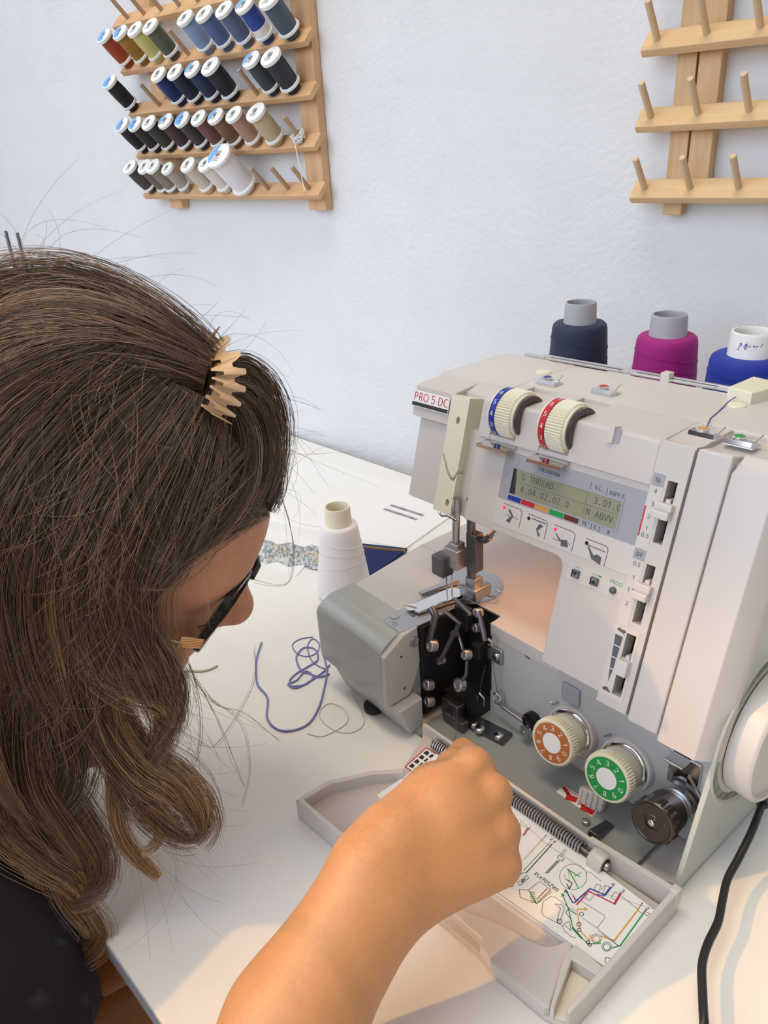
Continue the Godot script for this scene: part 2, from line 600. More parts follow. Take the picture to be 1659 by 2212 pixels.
func serger_bodies():
	# housing of the arm behind the front plates
	var b := B.new(SX)
	# (left open behind the slider column, so that its slots look into a hollow)
	for q in [[-252, -89.0], [-62.4, -3]]: xprism(b, [fp(95, -4), fp(196, -4), [-110, 300], [-186, 300], [-190, 296], [-190, 203], [-60, 203]], q[0], q[1], 0.0, 0.0)
	xprism(b, [fp(196, -9), fp(199, 0), [-110, 304], [-110, 300]], -89.2, -62.2)
	xprism(b, [[-186, 6], [-186, 300], [-190, 300], [-190, 6]], -89.2, -62.2)
	put("arm_housing", b, M.white, serger)
	b = B.new(SX)
	for q in [[-142, -89.0], [-62.4, -4]]: xprism(b, [[-42, 6], [-42, 100], fp(4, -8), fp(100, -8), [-190, 206], [-190, 6]], q[0], q[1])
	xprism(b, [[-42, 6], [-42, 100], fp(1, -9), fp(1, -12), [-50, 96], [-50, 6]], -89.2, -62.2)
	put("tower_housing", b, M.grey_plate, serger)
	# side panel with its leaning front edge
	b = B.new(MM)
	xprism(b, [[6, 3], [-24, 108], [-34, 134], [-62, 222], [-86, 304], [-192, 304], [-192, 3]], -1, 3.0, 0.6, 0.6)
	put("side_panel", b, M.side, serger, 50, "pale grey-green side panel")
	b = B.new(MM * frame(Vector3(3.4, 26, -40), Vector3.RIGHT))
	b.lathe([[6.0, -0.8], [5.2, 0], [0, 0.1]], 20)
	put("screw_cover", b, M.side, serger)
	# hand wheel
	b = B.new(MM * frame(Vector3(0, 104, -80), Vector3.RIGHT))
	b.lathe([[0, 3], [48, 3], [49.5, 4], [50.5, 20], [50.2, 22], [48.6, 23.4], [46.8, 22.8], [46, 20], [18, 18.5], [0, 18.5]], 72)
	put("hand_wheel", b, M.white_b, serger)
	# recess ring round the hand wheel
	b = B.new(MM * frame(Vector3(3.0, 104, -80), Vector3.RIGHT))
	b.lathe([[64, -0.4], [62.5, 1.0], [60.5, 0.0], [54, 0]], 64)
	put("wheel_surround", b, M.side, serger)
	# three columns of the tower
	b = B.new(FX)
	b.prism(B.rrect(-60.6, -1.0, -36.6, 201, 2.0, 2), -12, 3, 1.6)
	put("thread_column", b, M.white, serger)
	b = B.new(FX)
	b.loft([[Vector3(-35.6, -3, -14), Vector3(4, -3, -14), Vector3(3, -3, -8), Vector3(-6.5, -3, 3.4), Vector3(-8, -3, 4), Vector3(-34, -3, 4), Vector3(-35.6, -3, 2.4)],
		[Vector3(-35.6, 190, -14), Vector3(4, 190, -14), Vector3(3, 190, -8), Vector3(-6.5, 190, 3.4), Vector3(-8, 190, 4), Vector3(-34, 190, 4), Vector3(-35.6, 190, 2.4)],
		[Vector3(-34.6, 202, -16), Vector3(4, 202, -16), Vector3(2, 202, -12), Vector3(-9.5, 202, -8.0), Vector3(-11, 202, -7.6), Vector3(-33, 202, -7.6), Vector3(-34.6, 202, -9)]])
	put("thread_column", b, M.white, serger)
	# head at the other end of the arm
	b = B.new(SX)
	xprism(b, [fp(169.5, 0), fp(196.5, 0), fp(199, -3), [-97, 303], [-186, 303], [-186, 250], fp(169.5, -8)], -337, -286.5, 1.5, 3.0)
	var head := put("head_cap", b, M.white, serger)
	b = B.new(SX)
	xprism(b, [fp(94.5, -4), fp(170, -4), [-186, 270], [-186, 203]], -328.5, -250, 1.0, 2.0)
	put("head_housing", b, M.white, serger)
	b = B.new(SX)
	xprism(b, [fp(150, -14), fp(199, -14), [-97, 303], [-186, 303], [-186, 250]], -287, -250, 0.0, 0.0)
	put("head_filler", b, M.white, serger)
	b = B.new(FX)
	fbox(b, -335.5, 178.5, -289.5, 193.2, 0, 0.25)
	var lab := put("name_plate", b, M.print_white, head, 50, "white name plate with red letters")
	letters("PRO 5 DC", 7.4, FX * Transform3D(Basis.IDENTITY, Vector3(-312.6, 187.8, 0.3)), M.print_red, lab, "lettering", false, 0.0, false, false, 1.0)
	b = B.new(FX)
	fbox(b, -335.5, 179.2, -290, 182.6, 0.2, 0.4)
	put("stripe", b, M.print_black, lab)
	# bracket that guards the needle bar, with a bent thread slot
	# two front leaves with the thread slot open between them, over a deeper back piece; each leaf has a round hole
	b = B.new(FX)
	var hole := func(u, v, a0, a1):
		var o := []
		for i in 9:
			var t := deg_to_rad(lerpf(a0, a1, i / 8.0))
			o.append(Vector2(u + 2.2 * cos(t), v + 3.5 * sin(t)))
		return o
	b.prism([Vector2(-285, 148.5), Vector2(-274.5, 132), Vector2(-273.5, 131)] + hole.call(-273.5, 176.5, 270.0, 90.0) + [Vector2(-273.5, 197), Vector2(-285, 197)], -6, 3)
	b.prism([Vector2(-273.5, 131), Vector2(-270, 127.6), Vector2(-267.2, 127.2), Vector2(-263.7, 135.5), Vector2(-264, 197), Vector2(-273.5, 197)] + hole.call(-273.5, 176.5, 90.0, -90.0), -6, 3)
	b.prism([Vector2(-285, 93.5), Vector2(-269.5, 93.5)] + hole.call(-269.5, 104, 270.0, 90.0) + [Vector2(-269.5, 124.4), Vector2(-270.8, 124.6), Vector2(-275.6, 129.6), Vector2(-285, 144.6)], -6, 3)
	b.prism([Vector2(-269.5, 93.5), Vector2(-263.5, 93.5), Vector2(-263.5, 131.5), Vector2(-266, 124.2), Vector2(-269.5, 124.4)] + hole.call(-269.5, 104, 90.0, -90.0), -6, 3)
	b.prism([Vector2(-284.5, 94), Vector2(-264.2, 94), Vector2(-264.2, 196.5), Vector2(-284.5, 196.5)], -16, -12)
	b.prism([Vector2(-285, 93.5), Vector2(-283, 93.5), Vector2(-283, 197), Vector2(-285, 197)], -13, -5.9)
	b.prism([Vector2(-265.5, 93.5), Vector2(-263.5, 93.5), Vector2(-263.5, 128), Vector2(-265.5, 128)], -13, -5.9)
	b.prism([Vector2(-265.5, 137), Vector2(-263.7, 137), Vector2(-264, 197), Vector2(-265.5, 197)], -13, -5.9)
	var br := put("needle_guard", b, M.cream, serger)
	br.set_meta("label", "ivory guard bracket with bent thread slot")

func serger_front():
	# L-shaped front plate: the arm and the wall below its far end
	var pl := PackedVector2Array([Vector2(-250, 95), Vector2(-151, 95)])
	for i in range(1, 6):
		var t := deg_to_rad(90.0 - 90.0 * i / 5)
		pl.append(Vector2(-151 + 8 * cos(t), 87 + 8 * sin(t)))
	pl.append_array([Vector2(-143, 9), Vector2(-141, 7), Vector2(-87.5, 7), Vector2(-87.5, 170), Vector2(-250, 170)])
	var b := B.new(FX)
	b.prism(pl, -10, 0, 1.2)
	var fr := put("front_plate", b, M.white, serger)
	b = B.new(FX)
	fbox(b, -217.5, 101.2, -88.3, 163.5, 0, 0.35)
	var cp := put("control_plate", b, M.white_b, serger, 50, "ivory control plate with grey print, a screen and stitch icons")
	b = B.new(FX)
	fbox(b, -217.2, 123.7, -88.5, 163.4, 0.3, 0.45)
	put("grey_field", b, M.panel_grey, cp)
	# display
	b = B.new(FX)
	b.plate([-208, -104.6], [128.9, 152.6], [[-206.3, 130.4, -106, 151.2]], 0.4, 0.9)
	put("screen_bezel", b, M.panel_grey, cp)
	b = B.new(FX)
	fbox(b, -206.3, 130.4, -106, 151.2, 0.3, 0.5)
	var scr := put("screen", b, M.lcd, cp, 50, "olive liquid-crystal screen with dark characters")
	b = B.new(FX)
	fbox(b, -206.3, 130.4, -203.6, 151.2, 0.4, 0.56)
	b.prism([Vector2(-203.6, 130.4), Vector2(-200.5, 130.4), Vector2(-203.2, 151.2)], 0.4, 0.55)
	put("screen_recess_shade", b, M.print_black, scr)  # flat black strip painted for the shade inside the screen's recess
	for q in [["5 THREAD", -181.5, 146.3, 5.0, M.lcd_ink], ["3.01.0", -117.2, 146.3, 5.0, M.lcd_ink], ["4.04.02.02.0", -172.5, 136.5, 5.0, M.lcd_ink], ["N ABVV", -121.5, 136.5, 5.0, M.lcd_ink]]:
		letters(q[0], q[3], FX * Transform3D(Basis.IDENTITY, Vector3(q[1], q[2] - 0.2, 0.55)), q[4], scr, "lettering", true, 0.0, true, false, 0.95)
	b = B.new(FX)
	b.strip([Vector3(-206, 141.2, 0.56), Vector3(-106, 141.2, 0.56)], 0.25, Vector3(0, 0, 1))
	b.strip([Vector3(-135, 151, 0.56), Vector3(-135, 130.6, 0.56)], 0.25, Vector3(0, 0, 1))
	put("screen_rule", b, M.lcd_ink, scr)
	# words of the grey field
	for q in [["PROGRAM", -172.0, 156.2, 3.0], ["S.L.", -126.8, 155.6, 3.0], ["DIFF.F.", -110.8, 155.0, 3.0], ["|", -134.0, 156.2, 3.6], ["|", -119.8, 155.4, 3.6], ["PL", -132.0, 127.0, 2.9], ["L", -122.4, 127.0, 2.9], ["R", -110.9, 126.4, 2.9], ["|", -126.0, 127.0, 3.4], ["|", -119.0, 127.0, 3.4]]:
		letters(q[0], q[3], FX * Transform3D(Basis.IDENTITY, Vector3(q[1], q[2], 0.5)), M.print_grey, cp, "lettering", true)
	var chips := [M.blue, M.red, M.orange, M.green, M.brown]
	for i in 5:
		b = B.new(FX)
		fbox(b, -206.8 + 14.0 * i, 124.9, -193.6 + 14.0 * i, 130.0, 0.4, 0.6)
		put("colour_chip", b, chips[i], cp)
	# four icons with an indicator lamp each
	var up := Vector3(0, 0, 1)
	for k in 4:
		b = B.new(FX)
		var u0: float = [-206.5, -180.5, -154.0, -124.5][k]
		var v0: float = [120.6, 119.2, 118.2, 116.6][k]
		var pts := [Vector3(u0 - 3.2, v0, 0.5), Vector3(u0 + 13, v0 - 0.4, 0.5)]
		for i in 5:
			var t := deg_to_rad(90.0 - 90.0 * i / 4)
			pts.append(Vector3(u0 + 13.4 + 3.2 * cos(t), v0 - 3.6 + 3.2 * sin(t), 0.5))
		pts.append(Vector3(u0 + 16.4, v0 - 15.5, 0.5))
		b.strip(pts, 0.5, up)
		if k == 0:
			b.strip([Vector3(u0 + 1, v0 - 8.6, 0.5), Vector3(u0 + 14, v0 - 8.9, 0.5)], 0.45, up)
			b.prism([Vector2(u0 + 4.4, v0 - 3.4), Vector2(u0 + 8.8, v0 - 7.8), Vector2(u0 + 8.2, v0 - 9.2), Vector2(u0 + 2.2, v0 - 4.2)], 0.4, 0.52)
			b.prism([Vector2(u0 + 8.0, v0 - 9.0), Vector2(u0 + 6.2, v0 - 14.6), Vector2(u0 + 2.0, v0 - 13.4), Vector2(u0 + 5.6, v0 - 9.2)], 0.4, 0.52)
		elif k == 1:
			b.strip([Vector3(u0 + 1, v0 - 2.6, 0.5), Vector3(u0 + 14.6, v0 - 3.0, 0.5)], 0.8, up)
			b.prism([Vector2(u0 + 9.4, v0 - 4.6), Vector2(u0 + 13.2, v0 - 5.6), Vector2(u0 + 8.8, v0 - 10.4), Vector2(u0 + 7.0, v0 - 9.4)], 0.4, 0.52)
			b.prism([Vector2(u0 + 7.0, v0 - 9.4), Vector2(u0 + 8.8, v0 - 10.4), Vector2(u0 + 11.8, v0 - 13.4), Vector2(u0 + 10.2, v0 - 15.2)], 0.4, 0.52)
		elif k == 2:
			b.strip([Vector3(u0 - 2, v0 - 11.0, 0.5), Vector3(u0 + 13.6, v0 - 10.6, 0.5)], 0.45, up)
			b.prism([Vector2(u0 - 1.4, v0 - 6.0), Vector2(u0 - 0.2, v0 - 6.2), Vector2(u0 + 5.6, v0 - 10.4), Vector2(u0 + 4.4, v0 - 11.4)], 0.4, 0.52)
			b.prism([Vector2(u0 + 5.2, v0 - 9.6), Vector2(u0 + 10.6, v0 - 8.4), Vector2(u0 + 12.4, v0 - 13.6), Vector2(u0 + 5.8, v0 - 14.4)], 0.4, 0.52)
		else:
			b.strip([Vector3(u0 - 1.6, v0 - 4.4, 0.5), Vector3(u0 + 14.6, v0 - 4.8, 0.5)], 0.6, up)
			b.prism([Vector2(u0 - 0.8, v0 - 5.0), Vector2(u0 + 0.8, v0 - 5.4), Vector2(u0 + 6.4, v0 - 11.2), Vector2(u0 + 4.4, v0 - 12.8)], 0.4, 0.52)
			b.prism([Vector2(u0 + 5.4, v0 - 10.8), Vector2(u0 + 9.0, v0 - 8.8), Vector2(u0 + 12.6, v0 - 9.8), Vector2(u0 + 13.0, v0 - 15.6), Vector2(u0 + 4.4, v0 - 13.6)], 0.4, 0.52)
		var ic := put("stitch_icon", b, M.print_grey, cp)
		b = B.new(FX * Transform3D(Basis.IDENTITY, Vector3(u0 - 2.0, v0 - 3.4, 0.35)))
		b.lathe([[1.5, 0], [1.4, 0.3], [0, 0.4]], 14)
		put("indicator_led", b, M.led if k % 2 == 0 else M.dark_steel, ic)
	# key panel
	b = B.new(FX)
	fbox(b, -137.4, 81.0, -88.6, 95.3, 0, 0.3)
	var kp := put("key_panel", b, M.white_b, serger, 50, "small ivory key panel with two arrow keys")
	for k in 2:
		var c: float = [-129.5, -112.7][k]
		b = B.new(FX)
		b.prism(B.rrect(c - 3.3, 84.6, c + 3.3, 90.6, 0.4, 2), 0.2, 2.4, 0.6)
		var key := put("arrow_key", b, M.print_grey, kp)
		b = B.new(FX)
		var s := 1.0 if k == 1 else -1.0
		b.prism([Vector2(c - 2.1, 87.6 - 1.7 * s), Vector2(c + 2.1, 87.6 - 1.7 * s), Vector2(c, 87.6 + 1.9 * s)], 2.3, 2.5)
		put("arrow", b, M.print_black, key)
	b = B.new(FX * Transform3D(Basis.IDENTITY, Vector3(-96.4, 86.6, 0.2)))
	b.lathe([[2.7, 0], [2.6, 1.6], [2.0, 2.2], [0, 2.3]], 18)
	put("program_key", b, M.print_grey, kp)
	letters("PROG", 2.9, FX * Transform3D(Basis.IDENTITY, Vector3(-95.6, 92.6, 0.35)), M.green, kp)
	letters("+/-", 2.4, FX * Transform3D(Basis.IDENTITY, Vector3(-128.6, 93.0, 0.35)), M.green, kp)
	b = B.new(FX)
	b.strip([Vector3(-116.0, 92.8, 0.36), Vector3(-109.0, 92.6, 0.36)], 0.4, up)
	b.prism([Vector2(-110.2, 93.5), Vector2(-110.2, 91.7), Vector2(-106.8, 92.5)], 0.3, 0.4)
	put("arrow_print", b, M.green, kp)
	# slider column with three slots
	b = B.new(FX)
	b.plate([-87.2, -62.2], [2.0, 199.0], [[-75, 131.2, -68, 175.4], [-75, 71.0, -68.2, 115.2], [-76.4, 12.8, -68.8, 61.8]], -9, 3)
	b.prism([Vector2(-87.2, 199), Vector2(-62.2, 199), Vector2(-62.2, 201), Vector2(-87.2, 201)], -9, 1.4)
	var sc := put("slider_column", b, M.white, serger)
	b = B.new(FX)
	fbox(b, -86.6, 65.8, -77.2, 178.4, 2.9, 3.2)
	var st := put("scale_strip", b, M.white_b, sc)
	for q in [[169.6, 178.3], [115.8, 124.0]]:
		b = B.new(FX)
		fbox(b, -86.4, q[0], -77.4, q[1], 3.1, 3.3)
		put("grey_field", b, M.panel_grey, st)
	for q in [["SL", -81.9, 173.9], ["4", -82.0, 166.0], ["3", -81.6, 156.8], ["2", -82.0, 147.6], ["1", -81.6, 139.4], ["0.5", -81.4, 134.2], ["DF", -81.9, 119.8], ["0.5", -82.0, 112.6], ["1", -82.0, 102.4], ["1.5", -81.8, 92.8], ["2", -82.0, 82.6]]:
		letters(q[0], 3.1, FX * Transform3D(Basis.IDENTITY, Vector3(q[1], q[2], 3.35)), M.print_grey, st, "lettering", q[0].length() == 2)
	b = B.new(FX)
	fbox(b, -86.9, 132.5, -85.9, 154.5, 3.1, 3.35)
	put("red_line", b, M.print_red, st)
	b = B.new(FX)
	b.plate([-86.5, -66.6], [8.6, 65.4], [[-76.4, 12.8, -68.8, 61.8]], 2.9, 3.25)
	var sp := put("speed_plate", b, M.white_b, sc)
	b = B.new(FX)
	b.prism([Vector2(-84.8, 57.4), Vector2(-78.6, 57.4), Vector2(-78.9, 49.6), Vector2(-84.3, 49.6)], 3.2, 3.32)
	b.prism([Vector2(-84.2, 48.6), Vector2(-79.0, 48.6), Vector2(-79.3, 40.4), Vector2(-83.6, 40.4)], 3.2, 3.32)
	b.prism([Vector2(-83.5, 39.4), Vector2(-79.4, 39.4), Vector2(-79.8, 31.2), Vector2(-82.8, 31.2)], 3.2, 3.32)
	b.prism([Vector2(-82.7, 30.2), Vector2(-79.9, 30.2), Vector2(-81.4, 19.6)], 3.2, 3.32)
	put("speed_wedge", b, M.print_grey, sp)
	b = B.new(FX)
	b.prism([Vector2(-84.6, 61.2), Vector2(-83.0, 63.4), Vector2(-80.6, 62.6), Vector2(-78.0, 62.8), Vector2(-76.9, 61.0), Vector2(-78.4, 60.6), Vector2(-77.4, 58.6), Vector2(-79.8, 60.2), Vector2(-82.2, 60.4)], 3.2, 3.32)
	put("hare_sign", b, M.print_grey, sp)
	b = B.new(FX)
	b.prism([Vector2(-84.8, 13.4), Vector2(-83.2, 15.6), Vector2(-80.6, 15.8), Vector2(-78.8, 14.0), Vector2(-77.4, 13.4), Vector2(-78.4, 12.4), Vector2(-80.0, 12.8), Vector2(-83.6, 12.6)], 3.2, 3.32)
	put("tortoise_sign", b, M.print_grey, sp)
	for q in [[-78.6, 149.2, -65.6, 160.2, true], [-78.8, 89.6, -65.9, 101.2, true], [-77.3, 30.4, -67.4, 42.4, false]]:
		b = B.new(FX)
		if q[4]:
			b.prism(B.rrect(q[0], q[1] + 5.9, q[2], q[3], 0.9, 2), 0, 7.6, 0.8)
			b.prism(B.rrect(q[0] - 0.2, q[1], q[2] - 0.5, q[1] + 5.4, 0.9, 2), 0, 9.0, 0.8)
			b.prism([Vector2(q[0] + 1, q[1] + 1), Vector2(q[2] - 1, q[1] + 1), Vector2(q[2] - 1, q[3] - 1), Vector2(q[0] + 1, q[3] - 1)], 0, 7)
		else: b.prism(B.rrect(q[0], q[1], q[2], q[3], 0.9, 2), 0, 8.5, 0.9)
		b.prism([Vector2(-73.4, q[1] + 2), Vector2(-70.0, q[1] + 2), Vector2(-70.0, q[3] + 2.6), Vector2(-73.4, q[3] + 2.6)], -8, 2.5)
		put("slider_knob", b, M.white_b, sc)
	# tension blocks above the control plate
	for q in [[-250.0, -237.0], [-210.0, -186.0], [-158.0, -87.4]]:
		b = B.new(SX)
		var top := [fp(169, 3), fp(197.5, 3), fp(199.6, 2.1), fp(200.8, -0.5), [-112, 304.2], [-112, 272], fp(169, -6)]
		xprism(b, top, q[0], q[1], 0.8, 0.8)
		put("tension_block", b, M.white, serger)
	b = B.new(SX)
	xprism(b, [fp(169, 2.0), fp(172, 2.0), [-96, 284], [-112, 290], [-112, 268], fp(169, -6)], -238, -157, 0, 0)
	put("dial_recess", b, M.white, serger)
	# small marks beside the dials and the lifting tab of the top block
	for u in [-242.6, -189.0]:
		b = B.new(FX)
		b.strip([Vector3(u - 1.4, 187.0, 3.05), Vector3(u + 1.6, 184.9, 3.05), Vector3(u - 1.4, 183.0, 3.05), Vector3(u - 1.4, 187.0, 3.05)], 0.22, up)
		put("dial_mark", b, M.panel_grey, serger)
	b = B.new(FX)
	fbox(b, -127.5, 190.8, -118.0, 201.4, 2.9, 3.1)
	put("notch_shade", b, M.panel_grey, serger)  # flat grey patch standing in for the shade of a white recess
	b = B.new(FX)
	b.prism(B.rrect(-127.2, 189.8, -122.6, 202.6, 0.7, 2), -4, 4.6, 0.7)
	put("release_lever", b, M.white_b, serger)
	# flat thread hooks under the blocks
	for q in [[-239, -207.5], [-187, -155]]:
		b = B.new(FX)
		b.loft([[Vector3(q[0], 167.0, 1), Vector3(q[0] + 6, 167.6, 1), Vector3(q[1], 167.6, 1), Vector3(q[1], 168.4, 1), Vector3(q[0], 168.0, 1)],
			[Vector3(q[0] - 2, 163.0, 13), Vector3(q[0] + 5, 163.0, 14.5), Vector3(q[1] - 3, 163.0, 10), Vector3(q[1] - 3, 163.7, 10), Vector3(q[0] - 2, 163.7, 13)]])
		b.strip([Vector3(q[0] + 2, 163.4, 14.4), Vector3(q[1] - 2, 163.4, 10.6)], 2.4, Vector3(0, 0, 1))
		put("thread_hook", b, M.chrome, serger)

func serger_top():
	var b := B.new(SX)
	xprism(b, [[-111, 300], [-111, 303.2], [-112.5, 304.6], [-182, 304.6], [-188, 302], [-190, 298]], -250, -4, 1.2, 1.2)
	put("top_cover", b, M.white_b, serger)
	b = B.new(SX)
	xprism(b, [[-96, 300], [-97.5, 304.4], [-184, 304.4], [-188, 300]], -337, -250.2, 1.2, 1.2)
	put("top_cover", b, M.white_b, serger)
	# wire rail along the back edge
	b = B.new(SX)
	b.rbox(Vector3(-312, 304, -189), Vector3(-288, 307, -185), 0.5)
	b.rbox(Vector3(-290, 304, -189), Vector3(-196, 308.5, -186), 0.5)
	b.rbox(Vector3(-196, 304, -189), Vector3(-104, 308.5, -186), 0.5)
	b.tube([Vector3(-282, 306.5, -183), Vector3(-204, 306.5, -183)], 0.7, 6)
	b.tube([Vector3(-190, 306.5, -183), Vector3(-116, 306.5, -183)], 0.7, 6)
	put("thread_rail", b, M.chrome, serger)
	b = B.new(SX)
	b.rbox(Vector3(-163.5, 303, -190), Vector3(-155.5, 312, -182), 0.8)
	put("rail_clip", b, M.white_b, serger)
	# screw caps
	for q in [[-258.5, -149.5], [-84.8, -157.8]]:
		b = B.new(SX * frame(Vector3(q[0], 304.4, q[1]), Vector3.UP))
		b.lathe([[7.2, 0], [7.0, 0.9], [5.0, 1.9], [0, 2.3]], 24)
		put("screw_cap", b, M.cream, serger)
	b = B.new(SX)
	yprism(b, [[-99, -170], [-78, -165], [-70, -200], [-98, -206]], 304, 314, 1.6)
	put("thread_release_button", b, M.cream, serger)
	# spring thread guides with a coloured centre
	for q in [[-232.6, -124.5, M.blue, 304.6], [-179.3, -129.0, M.red, 304.6], [-73.0, -93.0, M.orange, 301.8], [-47.6, -93.5, M.green, 301.8]]:
		var y: float = q[3]
		b = B.new(SX)
		b.rbox(Vector3(q[0] - 9.5, y, q[1] - 5), Vector3(q[0] + 11.5, y + 1.2, q[1] + 7), 0.5)
		b.loft([[Vector3(q[0] - 9, y + 1, q[1] + 6), Vector3(q[0] + 9.5, y + 1, q[1] + 6), Vector3(q[0] + 9.5, y + 4.2, q[1] + 5), Vector3(q[0] - 9, y + 4.2, q[1] + 5)],
			[Vector3(q[0] - 9, y + 1, q[1] - 2), Vector3(q[0] + 9.5, y + 1, q[1] - 4), Vector3(q[0] + 9.5, y + 2.2, q[1] - 4), Vector3(q[0] - 9, y + 4.4, q[1] - 2)]])
		b.tube([Vector3(q[0] + 5, y + 3, q[1] + 3), Vector3(q[0] + 10, y + 4, q[1] + 1), Vector3(q[0] + 12.5, y + 8.5, q[1] - 3)], 0.6, 5)
		var gd := put("thread_guide", b, M.chrome, serger)
		b = B.new(SX * frame(Vector3(q[0] - 1, y + 4.2, q[1] + 1), Vector3.UP))
		b.lathe([[4.6, 0], [4.6, 1.2], [3.6, 1.9], [3.1, 1.7]], 20)
		put("guide_ring", b, M.chrome, gd)
		b = B.new(SX * frame(Vector3(q[0] - 1, y + 5.6, q[1] + 1), Vector3.UP))
		b.lathe([[3.3, 0], [3.1, 0.6], [0, 0.8]], 18)
		put("colour_dot", b, q[2], gd)
	# spool stand behind the machine
	b = B.new(MM)
	b.rbox(Vector3(-345, 194, -345), Vector3(10, 202, -196), 3)
	put("spool_stand", b, M.white, serger)

func serger_dials():
	for k in 2:
		var u0: float = [-234.5, -184.0][k]
		var root := Node3D.new()
		root.name = "tension_dial"
		serger.add_child(root, true)
		# frame with z along the machine's width
		var ax := FX * Transform3D(Basis(Vector3(0, 1, 0), Vector3(0, 0, 1), Vector3(1, 0, 0)), Vector3(u0, 192, -8.5))
		var b := B.new(ax)
		b.lathe([[0, 0.2], [19.2, 0.2], [20.2, 0.8], [20.2, 6.4]], 56)
		var ring := put("scale_ring", b, [M.blue, M.red][k], root)
		b = B.new(ax)
		b.lathe([[19.3, -0.5], [20.3, -0.5], [20.3, 0.6]], 56)
		put("rim", b, M.cream, ring)
		b = B.new(ax)
		var rings := []
		for z in [6.4, 7.2, 21.5, 22.2]:
			var r := []
			for i in 112:
				var rr := 20.6 if i % 2 == 0 else 19.3
				if z < 7 or z > 22: rr = 19.3
				r.append(Vector3(rr * cos(TAU * (i + 0.0) / 112), rr * sin(TAU * i / 112.0), z))
			rings.append(r)
		b.loft(rings)
		put("ribbed_wheel", b, M.cream, root, 30)
		b = B.new(ax)
		b.lathe([[18.6, 22.2], [18.6, 24.2], [17.0, 25.0], [14.0, 25.0], [12.5, 23.4], [0, 23.4]], 48)
		put("flange", b, M.cream, root)
		b = B.new(ax)
		b.lathe([[17.6, 24.8], [17.6, 27.6], [15.5, 28.4], [11.0, 26.4], [0, 26.2]], 48)
		put("friction_disc", b, M.smoke, root)
		# numerals wrap round the ring
		var names := ["7", "6", "5", "4", "3", "2"]
		for i in names.size():
			var t := deg_to_rad(90.0 - (52.0 - 27.0 * i))     # angle from +v axis towards +w
			t = deg_to_rad(38.0 + 27.0 * (i - 1))
			var p := Vector3(cos(t), sin(t), 0) * 20.25
			var nz := Vector3(cos(t), sin(t), 0)
			var upv := Vector3(sin(t), -cos(t), 0)
			letters(names[i], 4.0, ax * Transform3D(Basis(Vector3(0, 0, 1), upv, nz), p + Vector3(0, 0, 3.6)), M.print_white, ring, "numeral")

